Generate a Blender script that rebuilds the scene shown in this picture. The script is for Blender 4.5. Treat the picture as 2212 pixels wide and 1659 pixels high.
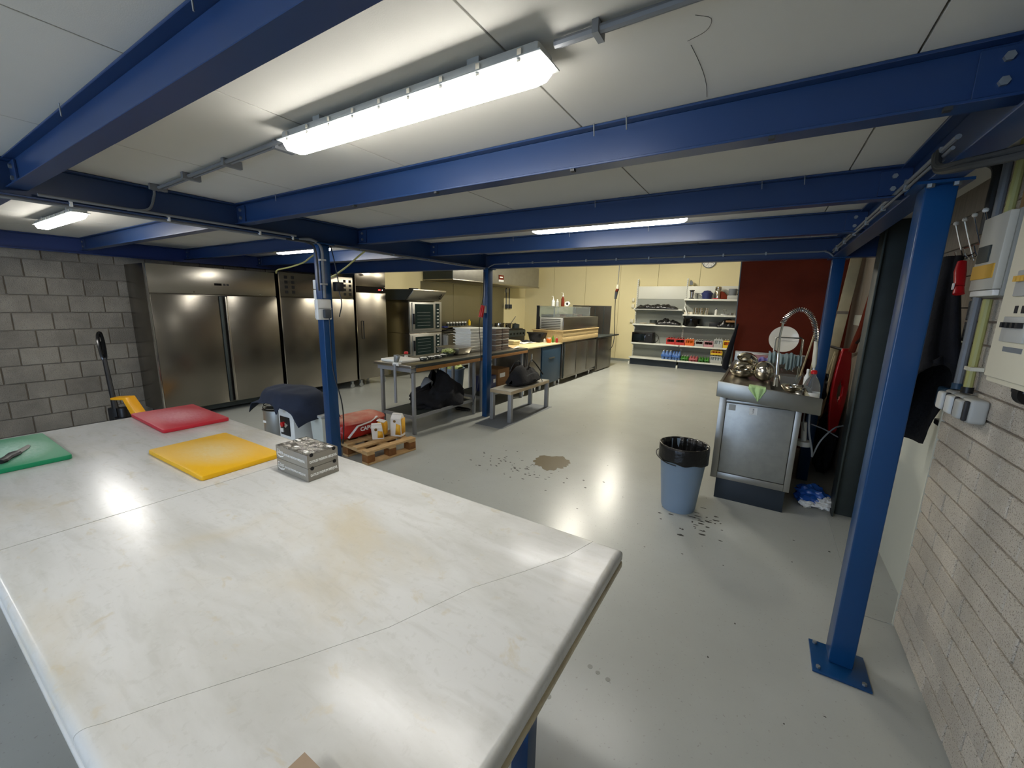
import bpy, bmesh, math, random
from mathutils import Vector, Matrix, Euler, noise
random.seed(7)
for o in list(bpy.data.objects): bpy.data.objects.remove(o, do_unlink=True)
SC = bpy.context.scene
COL = SC.collection
PI = math.pi
def lin(c):
    c /= 255.0
    return c/12.92 if c <= .04045 else ((c+.055)/1.055)**2.4
def rgb(h):
    return (lin(int(h[0:2],16)), lin(int(h[2:4],16)), lin(int(h[4:6],16)), 1)

# ---------------------------------------------------------------- camera, light, exposure
cam_d = bpy.data.cameras.new('camera'); cam = bpy.data.objects.new('camera', cam_d); COL.objects.link(cam)
YAW, PITCH, ROLL, FPX, CAM_H = .55088, .193594, -.0235826, 871.9, 1.62
def cam_axes():
    cy, sy = math.cos(YAW), math.sin(YAW)
    f0 = Vector((-sy,cy,0)); r0 = Vector((cy,sy,0)); d0 = Vector((0,0,-1))
    f = math.cos(PITCH)*f0 + math.sin(PITCH)*d0; d = math.cos(PITCH)*d0 - math.sin(PITCH)*f0
    r = math.cos(ROLL)*r0 + math.sin(ROLL)*d; dd = math.cos(ROLL)*d - math.sin(ROLL)*r0
    return r, dd, f
r_, d_, f_ = cam_axes()
mw = Matrix.Identity(4)
for i in range(3):
    mw[i][0] = r_[i]; mw[i][1] = -d_[i]; mw[i][2] = -f_[i]
mw[0][3], mw[1][3], mw[2][3] = 0, 0, CAM_H
cam.matrix_world = mw
cam_d.sensor_fit = 'HORIZONTAL'; cam_d.sensor_width = 36; cam_d.lens = FPX*36/2212
cam_d.clip_start = .02; cam_d.clip_end = 60
SC.camera = cam
SC.view_settings.view_transform = 'Standard'; SC.view_settings.look = 'None'
SC.view_settings.gamma = 1; SC.view_settings.exposure = 1.9; SC.view_settings.use_curve_mapping = False
world = bpy.data.worlds.new('daylight'); SC.world = world; world.use_nodes = True
bg = world.node_tree.nodes['Background']
bg.inputs[0].default_value = (.55,.72,1.0,1); bg.inputs[1].default_value = 2.2
LAMP_COOL = 11.0      # emission of the tube diffusers under the mezzanine
LAMP_WARM = 85.0      # emission of the tube diffusers in the high bay behind

# ---------------------------------------------------------------- helpers
MATS = {}
def mat(name, col, rough=.5, metal=0., noise_s=0, noise_a=0., col2=None, bump=0., bump_s=60, spec=.5, aniso=None,
        trans=0., rand=0., speck=None, rnoise=0., coat=0., alpha=1., emit=None, estr=0., warp=(1,1,1), ior=1.45, contrast=None):
    m = bpy.data.materials.new(name); m.use_nodes = True
    nt = m.node_tree; N = nt.nodes; Lk = nt.links; b = N['Principled BSDF']
    c = rgb(col) if isinstance(col,str) else col
    b.inputs['Base Color'].default_value = c
    b.inputs['Roughness'].default_value = rough; b.inputs['Metallic'].default_value = metal
    b.inputs['Specular IOR Level'].default_value = spec
    b.inputs['IOR'].default_value = ior
    b.inputs['Transmission Weight'].default_value = trans
    b.inputs['Coat Weight'].default_value = coat
    if alpha < 1: b.inputs['Alpha'].default_value = alpha
    if emit:
        b.inputs['Emission Color'].default_value = rgb(emit) if isinstance(emit,str) else emit
        b.inputs['Emission Strength'].default_value = estr
    tc = N.new('ShaderNodeTexCoord'); mp = N.new('ShaderNodeMapping'); mp.inputs['Scale'].default_value = warp
    Lk.new(tc.outputs['Object'], mp.inputs['Vector'])
    cur = None
    if noise_s:
        n = N.new('ShaderNodeTexNoise'); n.inputs['Scale'].default_value = noise_s; n.inputs['Detail'].default_value = 6
        n.inputs['Roughness'].default_value = .6
        Lk.new(mp.outputs[0], n.inputs['Vector'])
        rp = N.new('ShaderNodeValToRGB'); rp.color_ramp.elements[0].position = contrast[0] if contrast else .32; rp.color_ramp.elements[1].position = contrast[1] if contrast else .68
        c2 = rgb(col2) if col2 else tuple(list(x*(1-noise_a) for x in c[:3])+[1])
        rp.color_ramp.elements[0].color = c2; rp.color_ramp.elements[1].color = c
        Lk.new(n.outputs['Fac'], rp.inputs[0]); cur = rp.outputs[0]
        if rnoise:
            mr = N.new('ShaderNodeMapRange'); mr.inputs['To Min'].default_value = max(.02,rough-rnoise); mr.inputs['To Max'].default_value = rough+rnoise
            mr.inputs['From Min'].default_value = .3; mr.inputs['From Max'].default_value = .7
            Lk.new(n.outputs['Fac'], mr.inputs['Value']); Lk.new(mr.outputs[0], b.inputs['Roughness'])
    if speck:                     # (scale, colour, amount)
        n = N.new('ShaderNodeTexNoise'); n.inputs['Scale'].default_value = speck[0]; n.inputs['Detail'].default_value = 2
        Lk.new(mp.outputs[0], n.inputs['Vector'])
        rp = N.new('ShaderNodeValToRGB'); rp.color_ramp.elements[0].position = speck[2]; rp.color_ramp.elements[1].position = speck[2]+.06
        rp.color_ramp.elements[0].color = (0,0,0,1); rp.color_ramp.elements[1].color = (1,1,1,1)
        Lk.new(n.outputs['Fac'], rp.inputs[0])
        mx = N.new('ShaderNodeMixRGB'); Lk.new(rp.outputs[0], mx.inputs[0])
        if cur: Lk.new(cur, mx.inputs[1])
        else: mx.inputs[1].default_value = c
        mx.inputs[2].default_value = rgb(speck[1]); cur = mx.outputs[0]
    if rand:
        oi = N.new('ShaderNodeObjectInfo'); mr = N.new('ShaderNodeMapRange')
        mr.inputs['To Min'].default_value = 1-rand; mr.inputs['To Max'].default_value = 1+rand
        Lk.new(oi.outputs['Random'], mr.inputs['Value'])
        hs = N.new('ShaderNodeHueSaturation'); Lk.new(mr.outputs[0], hs.inputs['Value'])
        if cur: Lk.new(cur, hs.inputs['Color'])
        else: hs.inputs['Color'].default_value = c
        cur = hs.outputs[0]
    if cur: Lk.new(cur, b.inputs['Base Color'])
    if bump:
        n = N.new('ShaderNodeTexNoise'); n.inputs['Scale'].default_value = bump_s; n.inputs['Detail'].default_value = 4
        if aniso:
            m2 = N.new('ShaderNodeMapping'); m2.inputs['Scale'].default_value = aniso
            Lk.new(tc.outputs['Object'], m2.inputs['Vector']); Lk.new(m2.outputs[0], n.inputs['Vector'])
        else: Lk.new(mp.outputs[0], n.inputs['Vector'])
        bp = N.new('ShaderNodeBump'); bp.inputs['Strength'].default_value = bump; bp.inputs['Distance'].default_value = .01
        Lk.new(n.outputs['Fac'], bp.inputs['Height']); Lk.new(bp.outputs[0], b.inputs['Normal'])
    MATS[name] = m
    return m

class MB:
    def __init__(s): s.v = []; s.f = []
    def add(s, v, f):
        k = len(s.v); s.v += [Vector(p) for p in v]; s.f += [tuple(i+k for i in q) for q in f]; return s
    def box(s, x0,x1,y0,y1,z0,z1):
        v = [(x,y,z) for z in (z0,z1) for y in (y0,y1) for x in (x0,x1)]
        return s.add(v, [(0,2,3,1),(4,5,7,6),(0,1,5,4),(2,6,7,3),(0,4,6,2),(1,3,7,5)])
    def obox(s, c, sz, rot=(0,0,0)):
        R = Euler(rot).to_matrix(); c = Vector(c)
        v = [c + R@Vector((sx*sz[0]/2,sy*sz[1]/2,sz_*sz[2]/2)) for sz_ in (-1,1) for sy in (-1,1) for sx in (-1,1)]
        return s.add(v, [(0,2,3,1),(4,5,7,6),(0,1,5,4),(2,6,7,3),(0,4,6,2),(1,3,7,5)])
    def beam(s, p0, p1, w, h, up=(0,0,1)):
        p0 = Vector(p0); p1 = Vector(p1); d = (p1-p0).normalized(); u = Vector(up)
        sd = d.cross(u)
        if sd.length < 1e-4: sd = d.cross(Vector((1,0,0)))
        sd.normalize(); u = sd.cross(d)
        v = [p+sd*a*w/2+u*b*h/2 for p in (p0,p1) for b in (-1,1) for a in (-1,1)]
        return s.add(v, [(0,2,3,1),(4,5,7,6),(0,1,5,4),(2,6,7,3),(0,4,6,2),(1,3,7,5)])
    def cyl(s, p0, p1, r0, r1=None, n=16, cap=True):
        r1 = r0 if r1 is None else r1
        return s.tube([p0,p1],[r0,r1],n,cap)
    def tube(s, pts, r, n=8, cap=True):
        pts = [Vector(p) for p in pts]; k = len(pts)
        rr = r if isinstance(r,(list,tuple)) else [r]*k
        d0 = (pts[1]-pts[0]).normalized(); a = Vector((0,0,1)) if abs(d0.z) < .9 else Vector((1,0,0))
        u = d0.cross(a).normalized(); V = []; F = []
        for i,p in enumerate(pts):
            d = (pts[min(i+1,k-1)]-pts[max(i-1,0)]).normalized()
            u = (u - d*u.dot(d)).normalized(); w = d.cross(u)
            for j in range(n):
                t = 2*PI*j/n; V.append(p+(u*math.cos(t)+w*math.sin(t))*rr[i])
        for i in range(k-1):
            for j in range(n):
                F.append((i*n+j, i*n+(j+1)%n, (i+1)*n+(j+1)%n, (i+1)*n+j))
        if cap: F.append(tuple(range(n-1,-1,-1))); F.append(tuple((k-1)*n+j for j in range(n)))
        return s.add(V,F)
    def lathe(s, prof, c=(0,0,0), n=20, rot=None, sx=1, sy=1):
        c = Vector(c); V = []; F = []; R = Euler(rot).to_matrix() if rot else Matrix.Identity(3)
        for r,z in prof:
            for j in range(n):
                t = 2*PI*j/n; V.append(c+R@Vector((r*sx*math.cos(t), r*sy*math.sin(t), z)))
        for i in range(len(prof)-1):
            for j in range(n): F.append((i*n+j, i*n+(j+1)%n, (i+1)*n+(j+1)%n, (i+1)*n+j))
        if prof[0][0] > 1e-4: F.append(tuple(range(n-1,-1,-1)))
        if prof[-1][0] > 1e-4: F.append(tuple((len(prof)-1)*n+j for j in range(n)))
        return s.add(V,F)
    def prism(s, poly, a, b, ax='z'):
        n = len(poly)
        def P(p,t): return {'z':(p[0],p[1],t),'y':(p[0],t,p[1]),'x':(t,p[0],p[1])}[ax]
        V = [P(p,a) for p in poly]+[P(p,b) for p in poly]
        F = [tuple(range(n-1,-1,-1)), tuple(range(n,2*n))]+[(i,(i+1)%n,(i+1)%n+n,i+n) for i in range(n)]
        return s.add(V,F)
    def grid(s, fn, nu, nv, closed=False):
        V = [fn(i/nu, j/nv) for j in range(nv+1) for i in range(nu+1)]
        F = [(j*(nu+1)+i, j*(nu+1)+i+1, (j+1)*(nu+1)+i+1, (j+1)*(nu+1)+i) for j in range(nv) for i in range(nu)]
        return s.add(V,F)
    def blob(s, c, rad, amp=.15, seed=0, sub=3, freq=2.0, flat=None):
        b = bmesh.new(); bmesh.ops.create_icosphere(b, subdivisions=sub, radius=1)
        V = []
        for v in b.verts:
            p = v.co.copy(); k = 1+amp*noise.fractal(p*freq+Vector((seed*7.3,seed*3.1,seed)),1.0,2.0,4)
            q = Vector((p.x*rad[0]*k, p.y*rad[1]*k, p.z*rad[2]*k))+Vector(c)
            if flat is not None and q.z < flat: q.z = flat
            V.append(q)
        F = [tuple(v.index for v in f.verts) for f in b.faces]; b.free()
        return s.add(V,F)

WORLD = {}            # object -> world offset of its origin while building (no rotation yet)
def setp(o, label=None, cat=None, group=None, kind=None):
    if label: o['label'] = label
    if cat: o['category'] = cat
    if group: o['group'] = group
    if kind: o['kind'] = kind
    return o
def thing(name, label, cat, loc=(0,0,0), group=None, kind=None):
    o = bpy.data.objects.new(name, None); COL.objects.link(o); o.empty_display_size = .1
    o.location = loc; WORLD[o] = Vector(loc)
    return setp(o, label, cat, group, kind)
def obj(name, mb, m, parent=None, label=None, cat=None, group=None, kind=None, bevel=0, bseg=2, flat=False, solid=0, sub=0, sharp=35):
    """link the collected faces as ONE mesh object; coordinates given in world space"""
    if parent is not None: off = WORLD[parent]; org = Vector((0,0,0))+off
    else:
        xs = [v.x for v in mb.v]; ys = [v.y for v in mb.v]; zs = [v.z for v in mb.v]
        org = Vector(((min(xs)+max(xs))/2,(min(ys)+max(ys))/2,min(zs)))
    me = bpy.data.meshes.new(name)
    me.from_pydata([tuple(v-org) for v in mb.v], [], mb.f)
    bm = bmesh.new(); bm.from_mesh(me)
    if solid or sub: bmesh.ops.remove_doubles(bm, verts=bm.verts, dist=1e-5)
    bmesh.ops.recalc_face_normals(bm, faces=bm.faces)
    if bevel:
        es = [e for e in bm.edges if e.is_manifold and e.calc_face_angle(0) > .6]
        bmesh.ops.bevel(bm, geom=es, offset=bevel, segments=bseg, profile=.5, affect='EDGES', clamp_overlap=True)
    bm.to_mesh(me); bm.free()
    if not flat:
        me.polygons.foreach_set('use_smooth', [True]*len(me.polygons)); me.set_sharp_from_angle(angle=math.radians(sharp))
    me.materials.append(m if not isinstance(m,str) else MATS[m])
    o = bpy.data.objects.new(name, me); COL.objects.link(o)
    if solid:
        md = o.modifiers.new('thickness','SOLIDIFY'); md.thickness = solid; md.offset = 0
    if sub:
        md = o.modifiers.new('smooth','SUBSURF'); md.levels = sub; md.render_levels = sub
    if parent is not None: o.parent = parent; WORLD[o] = WORLD[parent].copy()
    else: o.location = org; WORLD[o] = org.copy()
    return setp(o, label, cat, group, kind)
def dup(o, delta=(0,0,0), label=None, group=None, parent=None, rz=None):
    c = o.copy(); COL.objects.link(c)
    if parent is not None: c.parent = parent
    else:
        c.location = Vector(o.location)+Vector(delta)
        if rz is not None: c.rotation_euler[2] = rz
        if label: c['label'] = label
        if group: c['group'] = group
    for ch in list(o.children): dup(ch, parent=c)
    return c
def text(name, body, size, loc, right, up, m, parent, sx=1., align='CENTER', shear=0, thick=.0006, bold=0):
    cu = bpy.data.curves.new(name,'FONT'); cu.body = body; cu.size = size; cu.align_x = align; cu.align_y = 'CENTER'
    cu.extrude = thick; cu.shear = shear; cu.offset = bold; cu.resolution_u = 2
    t = bpy.data.objects.new(name+'_curve', cu); COL.objects.link(t)
    dg = bpy.context.evaluated_depsgraph_get(); me = bpy.data.meshes.new_from_object(t.evaluated_get(dg))
    bpy.data.objects.remove(t)
    R = Vector(right).normalized(); U = Vector(up).normalized(); Nn = R.cross(U)
    for v in me.vertices:
        c = v.co; v.co = R*c.x*sx+U*c.y+Nn*c.z+Vector(loc)-WORLD[parent]
    me.materials.clear(); me.materials.append(MATS[m] if isinstance(m,str) else m)
    o = bpy.data.objects.new(name, me); COL.objects.link(o); o.parent = parent; WORLD[o] = WORLD[parent].copy()
    return o
def arc(c, r, a0, a1, n, ax='y'):
    out = []
    for i in range(n+1):
        t = a0+(a1-a0)*i/n; u, w = r*math.cos(t), r*math.sin(t)
        out.append(Vector(c)+Vector({'y':(u,0,w),'x':(0,u,w),'z':(u,w,0)}[ax]))
    return out
def spline(pts, n=8):
    P = [Vector(p) for p in pts]; P = [P[0]*2-P[1]]+P+[P[-1]*2-P[-2]]; out = []
    for i in range(1,len(P)-2):
        for k in range(n):
            t = k/n; a,b,c,d = P[i-1:i+3]
            out.append(.5*((2*b)+(c-a)*t+(2*a-5*b+4*c-d)*t*t+(3*b-a-3*c+d)*t**3))
    out.append(P[-2]); return out

# ---------------------------------------------------------------- materials
mat('blue_paint','0d3d6b',.3, noise_s=3,noise_a=.12,bump=.02,bump_s=25,spec=.5)
mat('blue_joist','213a62',.33, noise_s=2,noise_a=.15,spec=.5)
mat('cladding_steel','8f8b7d',.33,metal=1,noise_s=1.2,noise_a=.12,bump=.08,bump_s=1.2)
mat('steel_sink','94938b',.36,metal=.9,noise_s=6,noise_a=.14)
mat('steel_dark','7f7a70',.33,metal=.95,noise_s=3,noise_a=.15)
mat('box_grey','b3b1a5',.5)
mat('box_side','858680',.5)
mat('coat_lining','2a2a2c',.6)
mat('stain_grey','83867f',.5)
mat('blue_dark','24386a',.45)
mat('ceiling_board','c8c6bd',.85, noise_s=1.2,noise_a=.06,bump=.05,bump_s=300)
mat('dark_gap','1c1b1a',.9)
mat('floor_paint','adb0ab',.26, noise_s=1.1,col2='9fa19b',bump=.02,bump_s=9,spec=.38,contrast=(.2,.8),speck=(70,'999a94',.66))
mat('puddle','6d634e',.25,spec=.5)
mat('speck','3a3833',.6)
mat('block','8f887b',.95, noise_s=4,noise_a=.3,bump=.9,bump_s=110,rand=.16,speck=(95,'77726a',.60))
mat('mortar','7d766b',.95,bump=.4,bump_s=90)
mat('brick','d2c9b9',.95, noise_s=6,noise_a=.14,bump=.9,bump_s=230,rand=.09,speck=(190,'968c7c',.585))
mat('mortar_light','80766a',.95,bump=.4,bump_s=120)
mat('yellow_wall','e0d5a8',.7, noise_s=.8,noise_a=.04)
mat('cream_panel','c9cbbe',.6, noise_s=2,noise_a=.06)
mat('red_brown','6e2c1a',.75,spec=.15, noise_s=4,noise_a=.25,bump=.05,bump_s=60)
def marble(name, base, dark, tan):
    m = mat(name, base, .23, bump=.02, bump_s=34, spec=.4); nt = m.node_tree; N = nt.nodes; L = nt.links; b = N['Principled BSDF']
    tc = N.new('ShaderNodeTexCoord'); col = None
    prev = rgb(base); prev_s = None
    for sc,rotz,warp,lo,hi,c,amt in ((1.6,.5,(1,3.2,1),.42,.72,dark,.55),(5.5,.5,(1,5,1),.50,.70,dark,.3),(1.1,0,(1,1.6,1),.50,.74,tan,.7),(55,0,(1,1,1),.56,.66,dark,.2),(11,.3,(1,1.5,1),.60,.70,tan,.45)):
        mp = N.new('ShaderNodeMapping'); mp.inputs['Scale'].default_value = warp; mp.inputs['Rotation'].default_value = (0,0,rotz); mp.inputs['Location'].default_value = (sc,sc*.3,0)
        L.new(tc.outputs['Object'],mp.inputs[0])
        n = N.new('ShaderNodeTexNoise'); n.inputs['Scale'].default_value = sc; n.inputs['Detail'].default_value = 6; n.inputs['Roughness'].default_value = .6; n.inputs['Distortion'].default_value = .4
        L.new(mp.outputs[0],n.inputs['Vector'])
        r = N.new('ShaderNodeMapRange'); r.interpolation_type = 'SMOOTHSTEP'; r.inputs['From Min'].default_value = lo; r.inputs['From Max'].default_value = hi; r.inputs['To Max'].default_value = amt
        L.new(n.outputs['Fac'],r.inputs['Value'])
        mx = N.new('ShaderNodeMixRGB'); L.new(r.outputs[0],mx.inputs[0]); mx.inputs[2].default_value = rgb(c)
        if prev_s is None: mx.inputs[1].default_value = prev
        else: L.new(prev_s,mx.inputs[1])
        prev_s = mx.outputs[0]
    L.new(prev_s,b.inputs['Base Color'])
    return m
marble('marble','cfcfcb','aeada4','c0b496')
marble('marble_edge','b9ac8c','94876a','a08a5c')
mat('steel','aaa599',.3,metal=1,noise_s=2.2,noise_a=.08,bump=.03,bump_s=6,aniso=(1,1,3))
mat('steel_door','8a857b',.27,metal=1,noise_s=1.3,noise_a=.1,bump=.10,bump_s=1.6,aniso=(1,.5,4),warp=(1,1,2.5),contrast=(.2,.8))
mat('steel_worn','a3a29c',.4,metal=.85,noise_s=6,noise_a=.12,bump=.03,bump_s=60)
mat('steel_bowl','d8d2c4',.14,metal=1)
mat('chrome','d9d9d6',.12,metal=1)
mat('zinc','9da1a0',.5,metal=.8,noise_s=30,noise_a=.2)
mat('alu_leg','8e9092',.45,metal=.3)
mat('dark_steel','3b4240',.55,metal=.3,noise_s=4,noise_a=.3)
mat('black','101011',.45)
mat('black_gloss','0b0b0c',.12)
mat('black_cloth','111217',.9,bump=.3,bump_s=40)
mat('navy_cloth','232b3c',.95,noise_s=5,noise_a=.25,bump=.3,bump_s=90)
mat('dark_glass','11181a',.08)
mat('oven_glass','1c2726',.1)
mat('white_plastic','dcdcd6',.4)
mat('grey_plastic','a9aaa5',.45)
mat('grey_dark_plastic','3f4449',.5)
mat('cream_plastic','d8d3bd',.45)
mat('lamp_body','b9bcb8',.5)
mat('conduit','74777a',.45)
mat('conduit_dark','2a2c2c',.5)
mat('cable_yellow','aaa665',.5)
mat('board_red','b5303c',.5,noise_s=3,col2='c9505a',contrast=(.35,.75))
mat('board_yellow','d9a90c',.5)
mat('board_green','1f8a63',.5)
mat('wood','c09c6a',.7,noise_s=6,noise_a=.2,warp=(1,6,6),bump=.1,bump_s=40)
mat('wood_end','8a5a2b',.8,noise_s=14,noise_a=.4)
mat('wood_strip','9a6a33',.55,noise_s=8,noise_a=.3,warp=(6,1,6))
mat('wood_pale','d6bb86',.6,noise_s=5,noise_a=.15,warp=(6,1,6))
mat('plank_grey','8b8072',.8,noise_s=8,noise_a=.25,warp=(6,6,1))
mat('pole_wood','cfc39c',.6,noise_s=8,noise_a=.15)
mat('cardboard','8f6a45',.85,noise_s=3,noise_a=.15)
mat('cardboard_dark','6a5a4a',.5)
mat('sack_red','b02a22',.35,noise_s=5,noise_a=.3,bump=.15,bump_s=14)
mat('paper_white','ddd8cf',.7,bump=.2,bump_s=25)
mat('paper_yellow','d99a1e',.6,noise_s=12,col2='e8b53c',bump=.2,bump_s=25)
mat('white_print','e6e6e2',.6)
mat('brown_print','7a5a28',.6)
mat('truck_yellow','e0a010',.35)
mat('red_plastic','b3141a',.28)
mat('red_paint','a8202a',.35)
mat('bin_grey','7d91a6',.45,noise_s=3,noise_a=.05)
mat('liner','121213',.28,bump=.5,bump_s=30)
mat('grey_matte','6a6f74',.6)
mat('dark_cabinet','26303a',.5,noise_s=5,noise_a=.2)
mat('blue_cabinet','233f55',.45)
mat('green_cloth','b4d394',.95,bump=.5,bump_s=200)
mat('teal_cloth','8b9c9b',.95,bump=.4,bump_s=150)
mat('violet','8f86c4',.8)
mat('white_ceramic','e8e0cc',.2)
mat('clear_plastic','e8eeee',.05,trans=.92,ior=1.2)
mat('glass','e6eeec',.03,trans=.9,ior=1.3)
mat('water','eef3f4',.1,trans=.6,ior=1.33)
mat('shelf_white','d5d6cc',.45)
mat('shelf_grey','7f847e',.55)
mat('orange','d8641c',.45)
mat('yellow_crate','d8b41e',.45)
mat('green_crate','4d8a2c',.45)
mat('crate_red','b8332a',.45)
mat('pink_wrap','b9868a',.35)
mat('blue_wrap','3d65a8',.25)
mat('purple_blue','27305f',.45)
mat('yellow_sign','c79b3a',.6)
mat('brown_stack','6d5f55',.6,noise_s=9,noise_a=.2)
mat('tin_food','dfe0d8',.7)
mat('greens','8fa04c',.8,noise_s=20,col2='c9cc9a')
mat('light_cool',(1,.97,.92,1),.5,emit=(1,.97,.925,1),estr=LAMP_COOL)
mat('light_warm',(1,.9,.68,1),.5,emit=(1,.94,.80,1),estr=LAMP_WARM)
mat('led_red','ff3030',.5,emit='ff2020',estr=3)
mat('led_white','ffffff',.5,emit='ffffff',estr=3)
mat('grey_box','8a857a',.35,noise_s=4,noise_a=.12)
mat('film','b9b4a8',.12,metal=.75,noise_s=30,noise_a=.55,bump=.6,bump_s=45,contrast=(.4,.6))
mat('sack_light','c9513f',.4,noise_s=5,col2='d9a08a',bump=.2,bump_s=14)
mat('bench_edge','b3a183',.5,noise_s=4,noise_a=.1); mat('bench_top','a3a095',.45,noise_s=3,noise_a=.08)
mat('worktop_cream','e0d3a5',.45,noise_s=3,noise_a=.06)
mat('shelf_back','8f938c',.6)
mat('cola','2a1210',.1); mat('soda_orange','c8641a',.15); mat('clear_bottle','b9c4c6',.15); mat('green_bottle','3f7a2e',.15)
mat('blue_bottle','6f8fc4',.12); mat('red_bottle','a8585a',.2)
mat('sink_door','a9aba7',.42,metal=.7,noise_s=14,noise_a=.14,bump=.03,bump_s=80)
mat('bag_blue','1d4f9c',.25,bump=.4,bump_s=30)
mat('coat_navy','0e111a',.9,noise_s=14,noise_a=.4,bump=.5,bump_s=50)
mat('lid_brown','9a8670',.4)
# ---------------------------------------------------------------- room shell
XL, XR, YF, YB = -7.15, .77, -4.2, 12.35      # left wall, right wall, rear (behind viewer), far wall
ZC = 2.28                                     # underside of the mezzanine boards
floor = obj('floor', MB().box(XL-.2,1.1,YF-.2,YB+.2,-.1,0), 'floor_paint', kind='structure')
# far and left sandwich panel walls of the high bay
wf = obj('wall_far', MB().box(XL-.1,1.1,YB+.03,YB+.15,0,3.7), 'dark_gap', kind='structure')
x = XL
while x < 1.0:
    obj('wall_panel', MB().box(x+.004, min(x+1.1,1.1)-.004, YB, YB+.04, 0, 3.7), 'yellow_wall', wf); x += 1.1
wl = obj('wall_left', MB().box(XL-.2,XL-.02,YF,YB,0,3.7), 'mortar', kind='structure')
obj('upper_panel', MB().box(XL-.02,XL+.02,4.76,YB-.005,0,3.7), 'yellow_wall', wl)
# concrete blocks of the left wall, one by one where they show
cols = 5
b0 = None
for r in range(12):
    z0 = .01 + r*.2; z1 = min(z0+.188, 2.27)
    off = .155 if r % 2 else 0
    for c in range(6):
        y0 = .32+off+c*.31
        if y0 > 2.1: continue
        w = .3
        bo = None
        mb = MB().box(XL-.03, XL-.004+random.uniform(-.002,.003), y0+.004, y0+w+.002, z0, z1+.003)
        obj('concrete_block', mb, 'block', wl, bevel=.004, bseg=1, flat=True)
m = MB()
for r in range(12):
    z0 = .01+r*.2; off = .155 if r % 2 else 0
    y0 = .32+off
    while y0 > YF+.4: y0 -= .31; m.box(XL-.03,XL,y0+.006,y0+.3,z0,min(z0+.188,2.27))
    y0 = .32+off+6*.31
    while y0 < 4.4:
        m.box(XL-.03,XL,y0+.006,y0+.3,z0,min(z0+.188,2.27)); y0 += .31
obj('block_courses', m, 'block', wl, kind='stuff', flat=True)
# right wall of small concrete bricks
wr = obj('wall_right', MB().box(XR+.012,XR+.25,YF,2.655,0,2.32), 'mortar_light', kind='structure')
BH, BL = .0935, .237
for r in range(24):
    z0 = .002+r*BH
    off = 0 if r % 2 else BL/2
    y1 = 2.66
    k = 0
    while y1 > .95:
        w = BL if (k or not r % 2) else BL/2
        y0 = max(y1-w, .9)
        obj('brick', MB().box(XR-random.uniform(-.001,.002), XR+.05, y0+.007, y1, z0+.008, z0+BH), 'brick', wr, bevel=.003, bseg=1, flat=True)
        y1 -= w; k += 1
m = MB()
for r in range(24):
    z0 = .002+r*BH; y1 = .9
    while y1 > YF: m.box(XR,XR+.05,y1-BL+.007,y1,z0+.008,z0+BH); y1 -= BL
obj('brick_courses', m, 'brick', wr, kind='stuff', flat=True)
obj('corner_trim', MB().box(XR-.004,XR+.02,2.655,2.668,0,1.25), 'cream_panel', wr)
# recess behind the brick corner
wn = obj('wall_niche', MB().box(.86,1.0,2.655,4.4,0,1.5), 'cream_panel', kind='structure')
obj('niche_backing', MB().box(.9,1.0,2.655,4.4,1.5,2.32), 'dark_gap', wn)
for i in range(5):
    obj('cladding_board', MB().box(.85,.9,2.66,4.4,1.5+i*.16,1.5+i*.16+.155), 'plank_grey', wn, bevel=.003)
wt = obj('wall_tools', MB().box(.80,1.0,4.4,YB,0,3.7), 'plank_grey', kind='structure')
# rear wall with an open roller door letting daylight in
wb = obj('wall_rear', MB().box(XL,-4.3,YF-.15,YF,0,2.4).box(-1.2,1.1,YF-.15,YF,0,2.4).box(-4.3,-1.2,YF-.15,YF,2.15,2.4), 'block', kind='structure')
# mezzanine floor boards seen from below
ce = obj('ceiling', MB().box(XL-.2,1.1,YF-.2,4.8,ZC+.03,ZC+.3), 'dark_gap', kind='structure')
xs = [XL-.1,-6.30,-5.36,-4.43,-3.49,-2.55,-1.605,-.672,.253,1.08]
for a,b in zip(xs,xs[1:]):
    obj('ceiling_board', MB().box(a+.003,b-.003,YF-.1,4.78,ZC,ZC+.03), 'ceiling_board', ce, bevel=.001, bseg=1, flat=True)
obj('ceiling_high', MB().box(XL-.2,1.1,4.8,YB+.2,3.6,3.7), 'ceiling_board', kind='structure')
obj('trim_mezzanine', MB().box(XL-.2,1.1,4.76,4.82,ZC+.3,3.62), 'ceiling_board', kind='structure')
obj('baseboard_far', MB().box(XL+.05,.79,YB-.02,YB,0,.07), 'shelf_grey', kind='structure')
obj('trim_kerb', MB().box(.62,.87,2.66,3.9,0,.004), 'floor_paint', kind='structure')

# puddle and stains on the floor
def splat(cx, cy, rx, ry, seed, n=44, amp=.35, jag=.12):
    P = []
    for i in range(n):
        t = 2*PI*i/n; k = 1+amp*noise.noise(Vector((math.cos(t)*1.6,math.sin(t)*1.6,seed)))+random.uniform(-jag,jag)
        P.append((cx+rx*k*math.cos(t), cy+ry*k*math.sin(t)))
    return P
obj('puddle', MB().prism(splat(-1.74,3.66,.19,.19,3.2),0,.0012), 'puddle', floor, flat=True)
m = MB(); random.seed(5)
for k in range(70):
    a = random.gauss(-1.95,.30); b = random.gauss(3.35,.17)
    m.prism(splat(a,b,random.uniform(.005,.018),random.uniform(.004,.010),k,7,.2,.2),0,.0008)
for k in range(34):
    a = random.gauss(-.27,.12); b = random.gauss(3.22,.12)
    m.prism(splat(a,b,random.uniform(.006,.028),random.uniform(.004,.012),k,8,.2,.3),0,.0008)
m2 = MB()
for (a,b,r) in ((-.49,1.541,.012),(-.4,1.522,.011),(-.45,1.53,.010),(-.585,1.307,.012)):
    m2.prism(splat(a,b,r,r,1,12,.05,.02),0,.0006)
obj('drip_marks', m2, 'stain_grey', floor, kind='stuff', flat=True)
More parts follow.
